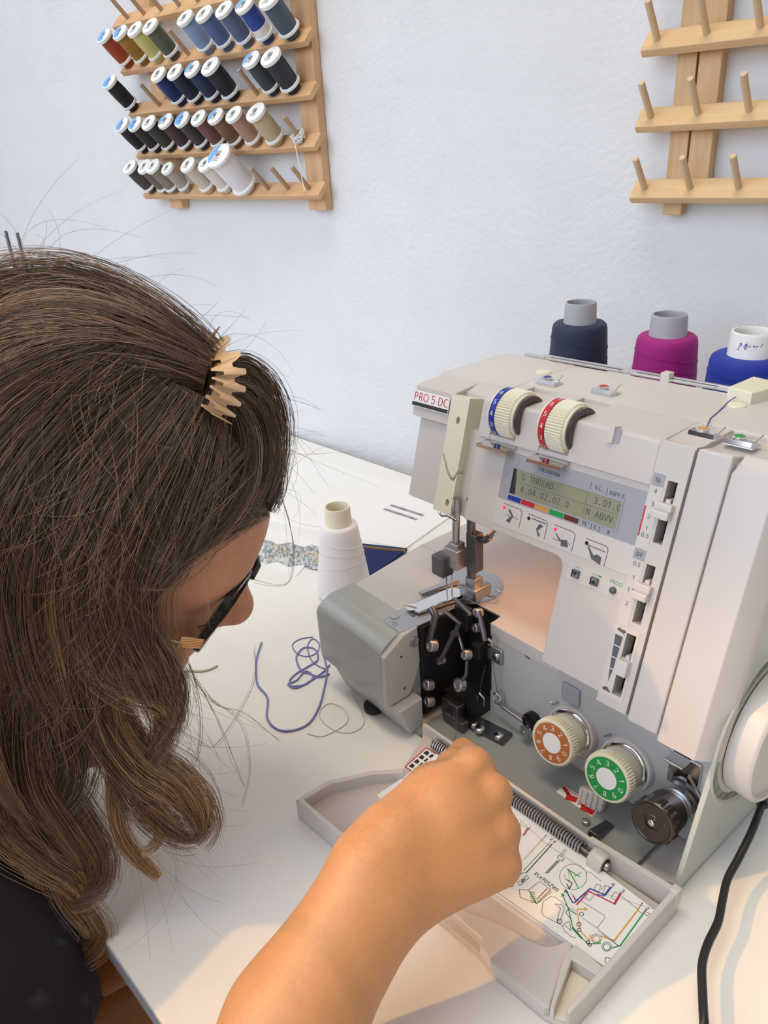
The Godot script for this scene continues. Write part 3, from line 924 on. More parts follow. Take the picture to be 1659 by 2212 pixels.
func serger_bed():
	# bed plate, seen from above
	var b := B.new(MM)
	yprism(b, [[-352, 33], [-262, 29], [-259.5, 9.5], [-256, -50], [-218.6, -51], [-216.5, -36], [-141, -36], [-141, -188], [-368, -188], [-368, -90]], 92, 105, 1.2)
	put("bed_plate", b, M.bed, serger)
	b = B.new(MM)
	b.rbox(Vector3(-360, 30, -180), Vector3(-259, 93, 22), 3)
	put("bed_body", b, M.cover_grey, serger)
	b = B.new(MM)
	b.strip([Vector3(-369, 105.06, -90), Vector3(-338, 105.06, -91.2), Vector3(-300, 105.06, -92.5)], 0.5, Vector3.UP)
	put("bed_seam", b, M.print_grey, serger)
	# hinged side cover with its broad rounded shoulder
	b = B.new(MM)
	var pr := func(x, dz):
		var o := []
		for q in [[10, 36], [52, 36], [54.5, 38.5], [55.0, 91], [53.4, 95.5], [50, 98.4], [40, 103.2], [36, 104.8], [30, 105.4], [10, 105.4]]:
			o.append(Vector3(x, q[1], q[0] + dz))
		return o
	var ins := func(x, dz, k):
		var o := []
		for q in pr.call(x, dz): o.append(Vector3(q.x, lerpf(q.y, 68, k), lerpf(q.z, 30, k)))
		return o
	b.loft([ins.call(-262.2, 0, 0.0), pr.call(-358, -1.5), ins.call(-361, -1.5, 0.03), ins.call(-362.5, -1.5, 0.10)].map(func(r): return r))
	put("side_cover", b, M.cover_grey, serger, 50, "glossy grey side cover with a rounded shoulder")
	# end plate of the side cover, facing the loopers
	b = B.new(MM)
	xprism(b, [[54.6, 37.5], [54.6, 92], [32, 105.2], [15, 106.0], [13.6, 68], [24, 43], [30, 37.5]], -262, -256.6, 1.0)
	var ep := put("end_plate", b, M.grey_plate, serger)
	b = B.new(MM * frame(Vector3(-256.5, 93, 20), Vector3.RIGHT))
	b.lathe([[5.2, 0], [5.0, 1.2], [4.2, 1.6], [2.8, 1.2], [2.6, 0.3], [0, 0.3]], 20)
	put("screw", b, M.steel, ep)
	for q in [[84.5, 35.5], [48.6, 34.0]]:
		b = B.new(MM * frame(Vector3(-256.5, q[0], q[1]), Vector3.RIGHT))
		b.lathe([[1.4, 0.0], [1.2, 0.15], [0, 0.15]], 12)
		put("screw", b, M.gunmetal, ep)
	# lower base
	b = B.new(MM)
	xprism(b, [[50, 36.5], [38, 4], [22, 4], [22, 36.5]], -346, -246, 2, 2)
	xprism(b, [[24, 36], [24, 4], [-186, 4], [-186, 36]], -346, -258.5, 0, 0)
	put("base", b, M.grey_plate, serger)
	for q in [[-300, 38], [-330, -160], [-30, -160], [-12, -70]]:
		b = B.new(MM * frame(Vector3(q[0], 0, q[1]), Vector3.UP))
		b.lathe([[0, 0], [9, 0], [10, 1.5], [10, 6], [0, 6]], 20)
		put("rubber_foot", b, M.dark, serger)
	# needle plate and the round stitch plate
	b = B.new(MM)
	yprism(b, [[-289, 19.5], [-286.5, 29], [-282, 30.8], [-262, 31.5], [-257.5, 9], [-254, -48], [-288, -40], [-289, -5]], 104.4, 106.1, 0.4)
	var np := put("needle_plate", b, M.steel, serger)
	b = B.new(MM)
	for q in [[-281.5, 2, -271, 5.0], [-274.5, 4, -263, 7.6]]: b.rbox(Vector3(q[0], 106.0, q[1] - 20), Vector3(q[0] + 4.0, 106.3, q[3]), 0)
	put("feed_dog", b, M.gunmetal, np)
	b = B.new(MM * frame(Vector3(-283.6, 106, 18.2), Vector3.UP))
	b.lathe([[4.6, 0], [4.4, 0.9], [3.2, 1.2], [2.2, 0.7], [0, 0.7]], 18)
	put("screw", b, M.steel, np)
	b = B.new(MM)
	b.strip([Vector3(-275.5, 106.2, 24.5), Vector3(-272, 106.2, 24.0), Vector3(-272, 106.2, 27.5), Vector3(-275.5, 106.2, 28), Vector3(-275.5, 106.2, 24.5)], 0.4, Vector3.UP)
	b.strip([Vector3(-279.5, 106.2, 25), Vector3(-276.2, 106.2, 25)], 0.4, Vector3.UP)
	put("engraving", b, M.print_grey, np)
	b = B.new(MM * frame(Vector3(-272, 104.8, -68), Vector3.UP))
	b.lathe([[31, 0], [30.6, 0.9], [0, 0.9]], 56)
	put("stitch_plate", b, M.steel, serger)
	# grey back plate of the threading compartment
	b = B.new(MM)
	var arc := func(a0, a1):
		var o := []
		for i in 11:
			var t := deg_to_rad(lerpf(a0, a1, i / 10.0))
			o.append(Vector2(-174 + 3.6 * cos(t), 92.5 + 3.6 * sin(t)))
		return o
	# the plate is pierced by a round access hole
	b.prism([Vector2(-217, 5), Vector2(-174, 5)] + arc.call(270.0, 90.0) + [Vector2(-174, 104.8), Vector2(-217, 104.8)], -41, -36.5)
	b.prism([Vector2(-174, 5), Vector2(-2, 5), Vector2(-2, 104.8), Vector2(-174, 104.8)] + arc.call(90.0, -90.0), -41, -36.5)
	var bp := put("back_plate", b, M.grey_plate, serger)
	b = B.new(MM)
	b.rbox(Vector3(-136, 70, -37), Vector3(-118, 88, -34), 2)
	put("latch_plate", b, M.panel_grey, bp)
	# floor of the compartment
	b = B.new(MM)
	yprism(b, [[-246, -52], [-28, -52], [-28, 24], [-60, 26], [-150, 28], [-246, 32]], 2.5, 6.0, 0.6)
	var fl := put("compartment_floor", b, M.floor_grey, serger)
	b = B.new(MM)
	yprism(b, [[-25.5, -40], [-2, -40], [-2, 2], [-25.5, 14]], 1.5, 3.5, 0.4)
	put("compartment_edge", b, M.white, serger)
	# dark looper housing
	b = B.new(MM)
	b.rbox(Vector3(-256.6, 6, -56), Vector3(-216, 104, -49), 0)
	b.rbox(Vector3(-258.6, 6, -52), Vector3(-255, 103.6, 13), 0)
	b.rbox(Vector3(-219, 30, -50), Vector3(-215.6, 103.5, -36.2), 0)
	b.rbox(Vector3(-256, 6, -50), Vector3(-217, 22, -12), 0)
	put("looper_housing", b, M.dark, serger)
	# warning label on the floor: two red needle-and-presser pictures
	var L := func(x, y): return mpt(r6(x, y), 1, 6.15)
	b = B.new(MM)
	b.quad(L.call(250, 832), L.call(490, 1000), L.call(540, 938), L.call(300, 790))
	var wl := put("warning_label", b, M.print_white, fl, 50, "white label with two red looper pictures")
	L = func(x, y): return mpt(r6(x, y), 1, 6.35)
	b = B.new(MM)
	b.strip([L.call(300, 803), L.call(330, 845), L.call(345, 870)], 3.0, Vector3.UP)
	b.strip([L.call(330, 868), L.call(372, 882)], 6.0, Vector3.UP)
	b.strip([L.call(302, 800), L.call(372, 845), L.call(404, 862)], 0.7, Vector3.UP)
	b.strip([L.call(404, 882), L.call(430, 925)], 2.0, Vector3.UP)
	b.strip([L.call(395, 912), L.call(440, 930), L.call(500, 972)], 0.8, Vector3.UP)
	b.strip([L.call(428, 938), L.call(488, 968)], 5.4, Vector3.UP)
	put("red_picture", b, M.print_red, wl)
	# ribbed white lever and a dark latch near the floor
	var p := mpt(r6(500, 860), 1, 14)
	b = B.new(MM * frame(Vector3(p.x, 10, p.z), Vector3(0.25, 0.5, 1)))
	b.rbox(Vector3(-12, -6, -5), Vector3(10, 7, 4), 1.5)
	for i in 5: b.rbox(Vector3(-11 + 4.4 * i, -5.4, 3.4), Vector3(-8.6 + 4.4 * i, 6.4, 5.2), 0.5)
	put("release_lever", b, M.white_b, serger)
	p = mpt(r6(530, 1085), 1, 10)
	b = B.new(MM * frame(Vector3(p.x, 9, p.z), Vector3(0.0, 0.3, 1)))
	b.rbox(Vector3(-3, -4, -14), Vector3(5, 3, 10), 0.8)
	put("latch", b, M.gunmetal, serger)
	p = mpt(r6(448, 1043), 1, 6)
	b = B.new(MM * frame(Vector3(p.x, 6, p.z), Vector3.UP))
	b.lathe([[3.4, 0], [3.2, 3], [2.4, 3.6], [0, 3.4]], 14)
	put("screw", b, M.steel, fl)

func serger_knobs():
	var n := Vector3(0.05, 0.19, 0.98)
	for k in 2:
		var c := Vector3([-119.5, -67.5][k], 52.5, -3.5)
		var root := Node3D.new()
		root.name = "looper_dial"
		serger.add_child(root, true)
		var fr := MM * frame(c, n)
		var b := B.new(fr)
		b.lathe([[21.5, -42], [22.5, -36], [22.8, -30], [21.5, -26], [18, -24.6], [0, -24.6]], 44)
		put("collar", b, M.white_b, root)
		b = B.new(fr)
		b.lathe([[17, -24.8], [19.4, -24.8], [20.0, -24.0], [19.6, -23.2], [17.4, -22.6], [16, -22.6]], 44)
		put("tension_disc", b, M.chrome, root)
		b = B.new(fr)
		b.lathe([[16.8, -22.4], [17.0, -21.5], [17.6, -9.6], [18.4, -8.6]], 44)
		put("barrel", b, M.cream, root)
		b = B.new(fr)
		var rings := []
		for z in [-9.2, -8.2, -1.6, -0.6]:
			var r := []
			for i in 104:
				var rr := 20.1 if i % 2 == 0 else 18.8
				if z < -9 or z > -1: rr = 18.9
				r.append(Vector3(rr * cos(TAU * i / 104.0), rr * sin(TAU * i / 104.0), z))
			rings.append(r)
		b.loft(rings)
		b.lathe([[19.0, -0.9], [18.9, -0.3], [18.2, 0.1], [17.2, -0.1], [0, -0.1]], 48)
		put("ribbed_grip", b, M.cream, root, 30)
		b = B.new(fr)
		b.lathe([[17.0, -0.1], [16.8, 0.12], [8.8, 0.12], [8.6, -0.1]], 48)
		var ring := put("scale_ring", b, [M.rust, M.green][k], root, 50, ["rust-brown number ring", "green number ring"][k])
		b = B.new(fr)
		b.lathe([[8.6, -0.1], [8.5, 0.3], [0, 0.4]], 36)
		put("dial_centre", b, M.print_white, root)
		for i in 10:
			var t := deg_to_rad(-12.0 + 36.0 * i)
			var o := Vector3(cos(t), sin(t), 0) * 12.9
			var up := Vector3(cos(t), sin(t), 0)
			letters(str(i), 4.4, fr * Transform3D(Basis(Vector3(up.y, -up.x, 0), up, Vector3(0, 0, 1)), o + Vector3(0, 0, 0.15)), M.print_white, ring, "numeral")
		# small wire pin beside the dial
		b = B.new(MM)
		b.tube([c + Vector3(-20, 10, -34), c + Vector3(-21, 11, -26), c + Vector3(-21, 15, -24)], 0.9, 6)
		put("thread_pin", b, M.steel, root)
	# dark metal pre-tension knob on its bracket
	var root := Node3D.new()
	root.name = "tension_knob"
	serger.add_child(root, true)
	var c := Vector3(-23.5, 48, 4)
	var fr := MM * frame(c, Vector3(0.03, 0.2, 0.98))
	var b := B.new(fr)
	var rings := []
	for z in [-10.5, -9.5, -1.5, -0.5]:
		var r := []
		for i in 72:
			var rr := 17.2 if i % 4 < 2 else 16.0
			if z < -10 or z > -1: rr = 16.0
			r.append(Vector3(rr * cos(TAU * i / 72.0), rr * sin(TAU * i / 72.0), z))
		rings.append(r)
	b.loft(rings)
	b.lathe([[16.2, -0.6], [15.6, 0.2], [14.6, 0.4], [13.8, -0.1], [6.2, -0.1], [5.8, 0.4], [5.0, 0.4], [4.6, -1.0], [0, -1.0]], 40)
	put("ribbed_grip", b, M.dark_steel, root, 30)
	b = B.new(fr)
	b.lathe([[13.6, -24], [15.2, -23], [15.6, -12], [15.4, -10]], 40)
	put("barrel", b, M.dark_steel, root)
	b = B.new(fr)
	b.lathe([[0, -1.2], [2.6, -1.2], [2.6, 0.8], [2.0, 1.4], [0, 1.5]], 16)
	put("screw", b, M.chrome, root)
	b = B.new(fr)
	for i in 5: b.strip([Vector3(9.8 * cos(i * 1.25 + 0.2), 9.8 * sin(i * 1.25 + 0.2), 0), Vector3(10.4 * cos(i * 1.25 + 0.5), 10.4 * sin(i * 1.25 + 0.5), 0)], 0.6, Vector3(0, 0, 1))
	put("engraving", b, M.gunmetal, root)
	b = B.new(fr)
	b.lathe([[9, -36], [13.0, -34], [13.6, -31], [10, -29], [13.4, -28], [13.6, -26], [11, -24]], 36)
	put("tension_disc", b, M.steel, root)
	b = B.new(MM)
	b.rbox(Vector3(-36, 54, -36), Vector3(-12, 84, -33.5), 0.5)
	b.rbox(Vector3(-34, 82, -36), Vector3(-20, 84, -22), 0.5)
	b.loft([[Vector3(-20, 40, -34), Vector3(-8, 30, -34), Vector3(-8, 56, -34), Vector3(-20, 70, -34)], [Vector3(-20, 40, -32), Vector3(-8, 30, -32), Vector3(-8, 56, -32), Vector3(-20, 70, -32)]])
	var bk := put("knob_bracket", b, M.chrome, root)
	b = B.new(MM * frame(Vector3(-26, 78, -33.4), Vector3(0, 0.1, 1)))
	b.lathe([[4.2, 0], [4.0, 1.6], [3.0, 2.2], [0, 2.0]], 16)
	put("screw", b, M.steel, bk)

func serger_tray():
	var root := Node3D.new()
	root.name = "front_cover"
	root.set_meta("label", "opened white front cover with printed threading chart inside")
	serger.add_child(root, true)
	# floor of the opened cover
	var b := B.new(MM)
	yprism(b, [[-226, 40], [9, 25], [10, 139], [-4, 144], [-45, 147], [-58, 144], [-92, 147], [-188, 160], [-205, 110], [-212, 84]], 1.0, 5.0, 0.5)
	put("cover_floor", b, M.white, root)
	# rims
	b = B.new(MM)
	b.loft([[Vector3(-234, 3, 31), Vector3(-56, 3, 25.5), Vector3(-56, 3, 28.5), Vector3(-234, 3, 34)].map(func(p): return Vector3(p.x, 3, p.z)),
		[Vector3(-234, 21, 31), Vector3(-56, 21, 25.5), Vector3(-56, 21, 28.5), Vector3(-234, 21, 34)]].map(func(r): r.reverse(); return r))
	b.loft([[Vector3(-57, 3, 30), Vector3(8, 3, 23), Vector3(8, 3, 19), Vector3(-57, 3, 25.5)], [Vector3(-57, 23, 30), Vector3(8, 23, 23), Vector3(8, 23, 19), Vector3(-57, 23, 25.5)]])
	put("back_rim", b, M.white_b, root)
	b = B.new(MM)
	yprism(b, [[6.5, 18], [11, 20], [12.5, 130], [12.0, 141], [8.6, 139], [8.0, 128]], 0.5, 22.5, 1.0)
	b.rbox(Vector3(5.5, 10, 17.5), Vector3(12, 25, 24), 1.2)
	put("side_rim", b, M.white_b, root)
	# raised front shelf with the finger recess and the small pocket left out
	b = B.new(MM)
	yprism(b, [[-92, 141], [-60, 139.5], [-58, 144], [-45, 147], [-4, 144], [-2, 141], [-15, 110], [-16, 100], [-22, 98], [-24.5, 106], [-29, 112.5], [-38, 116.5], [-50, 119], [-66, 125], [-88, 135]], 4.5, 13.0, 1.2)
	put("front_shelf", b, M.white_b, root)
	b = B.new(MM)
	yprism(b, [[-16, 98], [-16, 110], [-1, 142], [1.5, 141.5], [-11, 108], [6.5, 104.5], [6.5, 97]], 4.5, 15.0, 0.8)
	put("pocket_wall", b, M.white_b, root)
	b = B.new(MM)
	yprism(b, [[-10, 109], [7, 106], [8, 137], [0.5, 141]], 4.5, 6.0, 0.3)
	put("pocket_floor", b, M.cream, root)
	# scoop at the other end
	b = B.new(MM)
	yprism(b, [[-206, 84], [-188, 96], [-172, 146], [-188, 160], [-236, 164], [-236, 136], [-222, 104]], 1.0, 9.0, 0.8)
	put("scoop_floor", b, M.white, root)
	b = B.new(MM)
	yprism(b, [[-239, 167], [-188, 163.5], [-170, 150], [-172, 146.5], [-189, 159.5], [-235.5, 163]], 1.0, 22.0, 0.9)
	yprism(b, [[-241, 167], [-236.5, 166], [-235, 137], [-219, 104], [-203, 84], [-206.5, 81], [-223, 102], [-240, 136]], 1.0, 20.0, 0.9)
	put("scoop_rim", b, M.white_b, root)
	# flat leaf beside the machine that carries the sticker
	b = B.new(MM)
	yprism(b, [[-232, 34], [-150, 30], [-150, 80], [-205, 84], [-212, 80]], 4.0, 11.0, 0.6)
	put("cover_leaf", b, M.white, root)
	# the printed chart
	var P := func(x, y): return mpt(r7(x, y), 1, 13.4)
	var q0: Vector3 = P.call(1495, 1092)
	var q1: Vector3 = P.call(1190, 1413)
	var q2: Vector3 = P.call(560, 985)
	b = B.new(MM)
	yprism(b, [[q0.x, q0.z], [q1.x, q1.z], [q2.x, q2.z], [-205, 112], [-205, 44], [-60, 37]], 4.5, 13.2, 0.5)
	var card := put("threading_chart", b, M.paper, root, 50, "white card printed with a coloured threading diagram")
	chart(card)
	# sticker with a red border
	var S := func(x, y): return mpt(Vector2(x, y), 1, 11.15)
	b = B.new(MM)
	b.quad(S.call(874, 1656), S.call(899, 1675), S.call(950, 1633), S.call(921, 1614))
	var stk := put("needle_sticker", b, M.print_red, root, 50, "small sticker with a red border and dark symbols")
	S = func(x, y): return mpt(Vector2(x, y), 1, 11.3)
	b = B.new(MM)
	b.quad(S.call(877.5, 1656), S.call(899, 1672.2), S.call(946.5, 1633), S.call(921, 1616.6))
	var inner := put("sticker_field", b, M.print_white, stk)
	b = B.new(MM)
	var sf := func(i, j, y):
		var o: Vector2 = Vector2(877.5, 1656).lerp(Vector2(899, 1672.2), i)
		var p: Vector2 = Vector2(921, 1616.6).lerp(Vector2(946.5, 1633), i)
		var q: Vector2 = o.lerp(p, j)
		return mpt(q, 1, y)
	for i in 2:
		for j in 4:
			var a := 0.1 + 0.46 * i
			var c := 0.07 + 0.235 * j
			b.quad(sf.call(a, c, 11.4), sf.call(a + 0.34, c + 0.02, 11.4), sf.call(a + 0.3, c + 0.15, 11.4), sf.call(a + 0.03, c + 0.17, 11.4))
	put("symbols", b, M.print_black, inner)
	# hinge spring on its rod
	var s0 := Vector3(-214, 16, 39)
	var s1 := Vector3(-57.5, 16, 34.5)
	b = B.new(MM)
	var pts := []
	var turns := 62
	for i in turns * 8 + 1:
		var t := float(i) / (turns * 8)
		var o := s0.lerp(s1, t)
		pts.append(o + Vector3(0, cos(TAU * t * turns), sin(TAU * t * turns)) * 4.4)
	b.tube(pts, 0.78, 5, false)
	put("hinge_spring", b, M.steel, root, 70)
	b = B.new(MM)
	b.tube([Vector3(-216, 16, 39), Vector3(-44, 16, 34.2)], 2.0, 10)
	put("hinge_rod", b, M.gunmetal, root)
	b = B.new(MM * frame(Vector3(-50, 15, 34.3), Vector3(1, 0, -0.03)))
	b.lathe([[0, 0], [7.6, 0], [8.2, 0.8], [8.2, 10.6], [7.6, 11.4], [3.4, 11.4]], 28)
	b.rbox(Vector3(-8.2, -12, 0.4), Vector3(8.2, 0, 11), 1)
	var hb := put("hinge_block", b, M.white_b, root)
	b = B.new(MM * frame(Vector3(-38.6, 15, 34), Vector3(1, 0, -0.03)))
	b.lathe([[5.4, -0.4], [5.2, 0.6], [0, 0.6]], 20)
	put("rubber_ring", b, M.dark, hb)
	b = B.new(MM * frame(Vector3(-38, 15, 34), Vector3(1, 0, -0.03)))
	b.lathe([[3.0, 0], [2.8, 1.8], [0, 2.4]], 16)
	put("rod_end", b, M.chrome, hb)

func chart(card: Node):
	var blk := Color(0.03, 0.03, 0.035)
	var blu := Color(0.03, 0.08, 0.38)
	var red := Color(0.55, 0.02, 0.06)
	var grn := Color(0.03, 0.33, 0.09)
	var org := Color(0.75, 0.36, 0.05)
	var b := B.new(MM)
	var S := func(pts: Array, c: Color, w: float):
		b.ink = c
		var o := []
		for i in range(0, pts.size(), 2): o.append(mpt(r7(pts[i], pts[i + 1]), 1, 13.35))
		b.strip(o, w * 0.8, Vector3.UP)
	var circ := func(x: float, y: float, r: float, c: Color, w: float, k := 20):
		var o := []
		for i in k + 1:
			o.append(x + r * cos(TAU * i / k)); o.append(y + r * 0.93 * sin(TAU * i / k))
		S.call(o, c, w)
	# border lines
	S.call([700, 560, 840, 690, 1085, 860], blk, 0.25)
	S.call([1180, 985, 1490, 1085], blk, 0.2)
	S.call([575, 985, 830, 1165, 1190, 1412], blk, 0.3)
	S.call([560, 1000, 815, 1180, 940, 1270], blk, 0.2)
	# upper thread path
	S.call([828, 684, 728, 792], Color(0.5, 0.44, 0.16), 0.6)
	S.call([868, 705, 724, 858], grn, 0.6)
	S.call([890, 705, 742, 868], blk, 0.9)
	S.call([850, 660, 828, 684], blk, 0.4)
	S.call([885, 685, 868, 705, 895, 705, 905, 690], blk, 0.3)
	S.call([700, 590, 745, 608, 720, 655, 695, 645], Color(0.35, 0.2, 0.24), 0.4)
	S.call([752, 612, 728, 652], Color(0.45, 0.12, 0.18), 1.6)
	S.call([712, 575, 700, 605], blk, 0.3); S.call([770, 598, 750, 625], blk, 0.3)
	# needle pair
	for d in [0, 12]: S.call([920 + d, 800, 852 + d, 872], Color(0.16, 0.16, 0.17), 1.0)
	S.call([962, 733, 935, 770, 945, 778, 972, 738, 962, 733], blk, 0.35)
	S.call([930, 768, 960, 788, 948, 802, 920, 784, 930, 768], blk, 0.5)
	# magnifier
	circ.call(1012, 893, 79, blk, 0.35, 28)
	S.call([985, 852, 1040, 955], grn, 1.0); S.call([978, 850, 1052, 894], grn, 0.9); S.call([1060, 868, 1020, 890], grn, 0.6)
	S.call([960, 880, 968, 908, 990, 915, 985, 850], Color(0.2, 0.2, 0.2), 0.35)
	S.call([975, 935, 990, 965, 1005, 930, 975, 910], blk, 0.8)
	# label arrow
	S.call([745, 885, 692, 925, 702, 945, 756, 900, 745, 885], blk, 0.4)
	S.call([735, 905, 715, 922], blk, 0.9); S.call([722, 908, 712, 924, 728, 924], blk, 0.7)
	S.call([640, 925, 720, 870, 745, 872], blk, 0.5); circ.call(652, 938, 14, blk, 0.5, 14)
	# seam swatch
	S.call([700, 965, 755, 970, 800, 1048, 705, 1012, 700, 965], blk, 0.4)
	S.call([755, 968, 818, 920, 882, 965, 800, 1048], blk, 0.4)
	for i in 6:
		S.call([758 + 2 * i, 980 + 12 * i, 788 + 2 * i, 984 + 11 * i], grn, 0.6)
		S.call([805 + 14 * i, 1030 - 12 * i, 822 + 12 * i, 1040 - 12 * i], org, 0.6)
		S.call([800 + 12 * i, 1020 - 12 * i, 806 + 12 * i, 1028 - 12 * i], red, 0.5)
	S.call([758, 975, 795, 1045], blk, 0.5); S.call([800, 1022, 860, 962], blk, 0.5); S.call([800, 1050, 886, 980], grn, 0.5)
	# machine outline
	S.call([830, 1100, 836, 1040, 880, 1008, 905, 1010, 985, 1070, 1030, 1090], blk, 0.35)
	S.call([830, 1100, 845, 1122, 960, 1180], blk, 0.35)
	S.call([1085, 885, 1090, 866, 1110, 866, 1175, 920], blk, 0.35)
	S.call([1000, 990, 1040, 1035], blk, 0.35)
	S.call([1060, 1035, 1190, 1115, 1195, 1130, 1150, 1190, 1070, 1135], blk, 0.35)
	S.call([1150, 1190, 1290, 1305], blk, 0.35)
	S.call([905, 1050, 945, 1055, 962, 1075, 935, 1150, 918, 1145, 940, 1075, 905, 1050], blk, 0.4)
	circ.call(933, 1150, 14, blk, 0.6, 12)
	S.call([950, 1180, 960, 1205, 985, 1225, 1000, 1240, 1025, 1245], blk, 0.4)
	S.call([955, 1165, 1000, 1205, 990, 1150, 960, 1165], blk, 0.4)
	S.call([985, 1075, 970, 1100, 1005, 1150], blk, 0.5)
	# looper path, needle threads
	S.call([1240, 958, 1205, 945, 1180, 985, 1195, 1000], blk, 0.35)
	S.call([1200, 940, 1170, 970], blk, 0.35)
	S.call([1228, 955, 1195, 1000], blu, 1.8); S.call([1195, 1000, 1110, 962, 1060, 1005, 1018, 1045], blu, 1.3); S.call([1190, 1006, 1150, 995], blu, 0.9)
	S.call([1010, 1045, 972, 975], blu, 1.2); S.call([962, 985, 968, 966, 980, 985], blu, 0.9)
	S.call([1285, 990, 1252, 1050], red, 1.8); S.call([1252, 1050, 1118, 985, 1098, 975, 1065, 1020, 1032, 1055], red, 1.2)
	S.call([1025, 1030, 1012, 1002], red, 1.0)
	S.call([1150, 935, 1130, 965, 1160, 980, 1172, 945, 1150, 935], blk, 0.35)
	S.call([1100, 985, 1080, 1018, 1110, 1030, 1135, 995], blk, 0.35)
	S.call([1255, 980, 1230, 1010, 1255, 1030, 1285, 995, 1255, 980], blk, 0.35)
	S.call([1290, 1005, 1380, 1075, 1395, 1095, 1425, 1110, 1455, 1125], blk, 0.4)
	S.call([1425, 1095, 1455, 1105, 1452, 1128], blk, 0.4)
	S.call([1240, 945, 1228, 965], blk, 0.4); S.call([1292, 985, 1280, 1010], blk, 0.4)
	# right-hand threads
	S.call([1398, 1062, 1385, 1085], org, 1.2); S.call([1385, 1085, 1250, 1262], org, 1.2); S.call([1250, 1262, 1178, 1238], org, 1.1)
	S.call([1430, 1088, 1415, 1108], grn, 1.2); S.call([1415, 1108, 1285, 1290], grn, 1.2); S.call([1285, 1290, 1235, 1305], grn, 0.9)
	circ.call(1146, 1250, 28, blk, 0.4); circ.call(1206, 1297, 28, blk, 0.4); circ.call(1146, 1252, 20, org, 0.6, 14); circ.call(1206, 1299, 20, grn, 0.6, 14)
	S.call([1160, 1210, 1270, 1290, 1255, 1300], blk, 0.4)
	S.call([1112, 1230, 1105, 1262, 1060, 1215, 1045, 1160, 1035, 1085], org, 0.8)
	S.call([1035, 1080, 1090, 1080], org, 0.9); S.call([1076, 1072, 1092, 1080, 1078, 1088], org, 0.8)
	S.call([1170, 1278, 1095, 1282, 1010, 1190, 985, 1080], grn, 0.9)
	S.call([1030, 1110, 985, 1080, 948, 992], grn, 1.0); S.call([946, 1008, 948, 990, 962, 1002], grn, 0.9)
	S.call([1010, 1190, 1060, 1248], grn, 1.8)
	circ.call(1060, 1110, 12, blk, 0.5, 12); circ.call(1045, 1168, 12, blk, 0.6, 12); circ.call(1045, 1200, 10, blk, 0.6, 12)
	circ.call(1097, 1272, 9, blk, 0.6, 10); circ.call(1108, 1288, 9, blk, 0.6, 10)
	S.call([1245, 1348, 1228, 1375, 1238, 1395], blk, 0.4); S.call([1228, 1365, 1200, 1360, 1195, 1385, 1210, 1395], blk, 0.5)
	put("diagram_print", b, M.ink, card)
	# captions
	var cap := func(txt: String, x: float, y: float, hgt: float, dx: float, dy: float):
		var o := mpt(r7(x, y), 1, 13.4)
		var e := mpt(r7(x + dx, y + dy), 1, 13.4) - o
		e.y = 0
		e = e.normalized()
		letters(txt, hgt, MM * Transform3D(Basis(e, Vector3.UP.cross(e), Vector3.UP), o), M.print_black, card)
	cap.call("ELx705ZWI", 857, 922, 3.0, 60, 47)
	cap.call("4", 1242, 937, 3.0, 60, 47)
	cap.call("3", 1299, 976, 3.0, 60, 47)
	cap.call("1", 1405, 1052, 3.0, 60, 47)
	cap.call("2", 1440, 1078, 3.0, 60, 47)
	cap.call("1", 852, 655, 2.4, 60, 47)
	cap.call("2", 886, 676, 2.4, 60, 47)
	cap.call("4", 904, 690, 2.4, 60, 47)

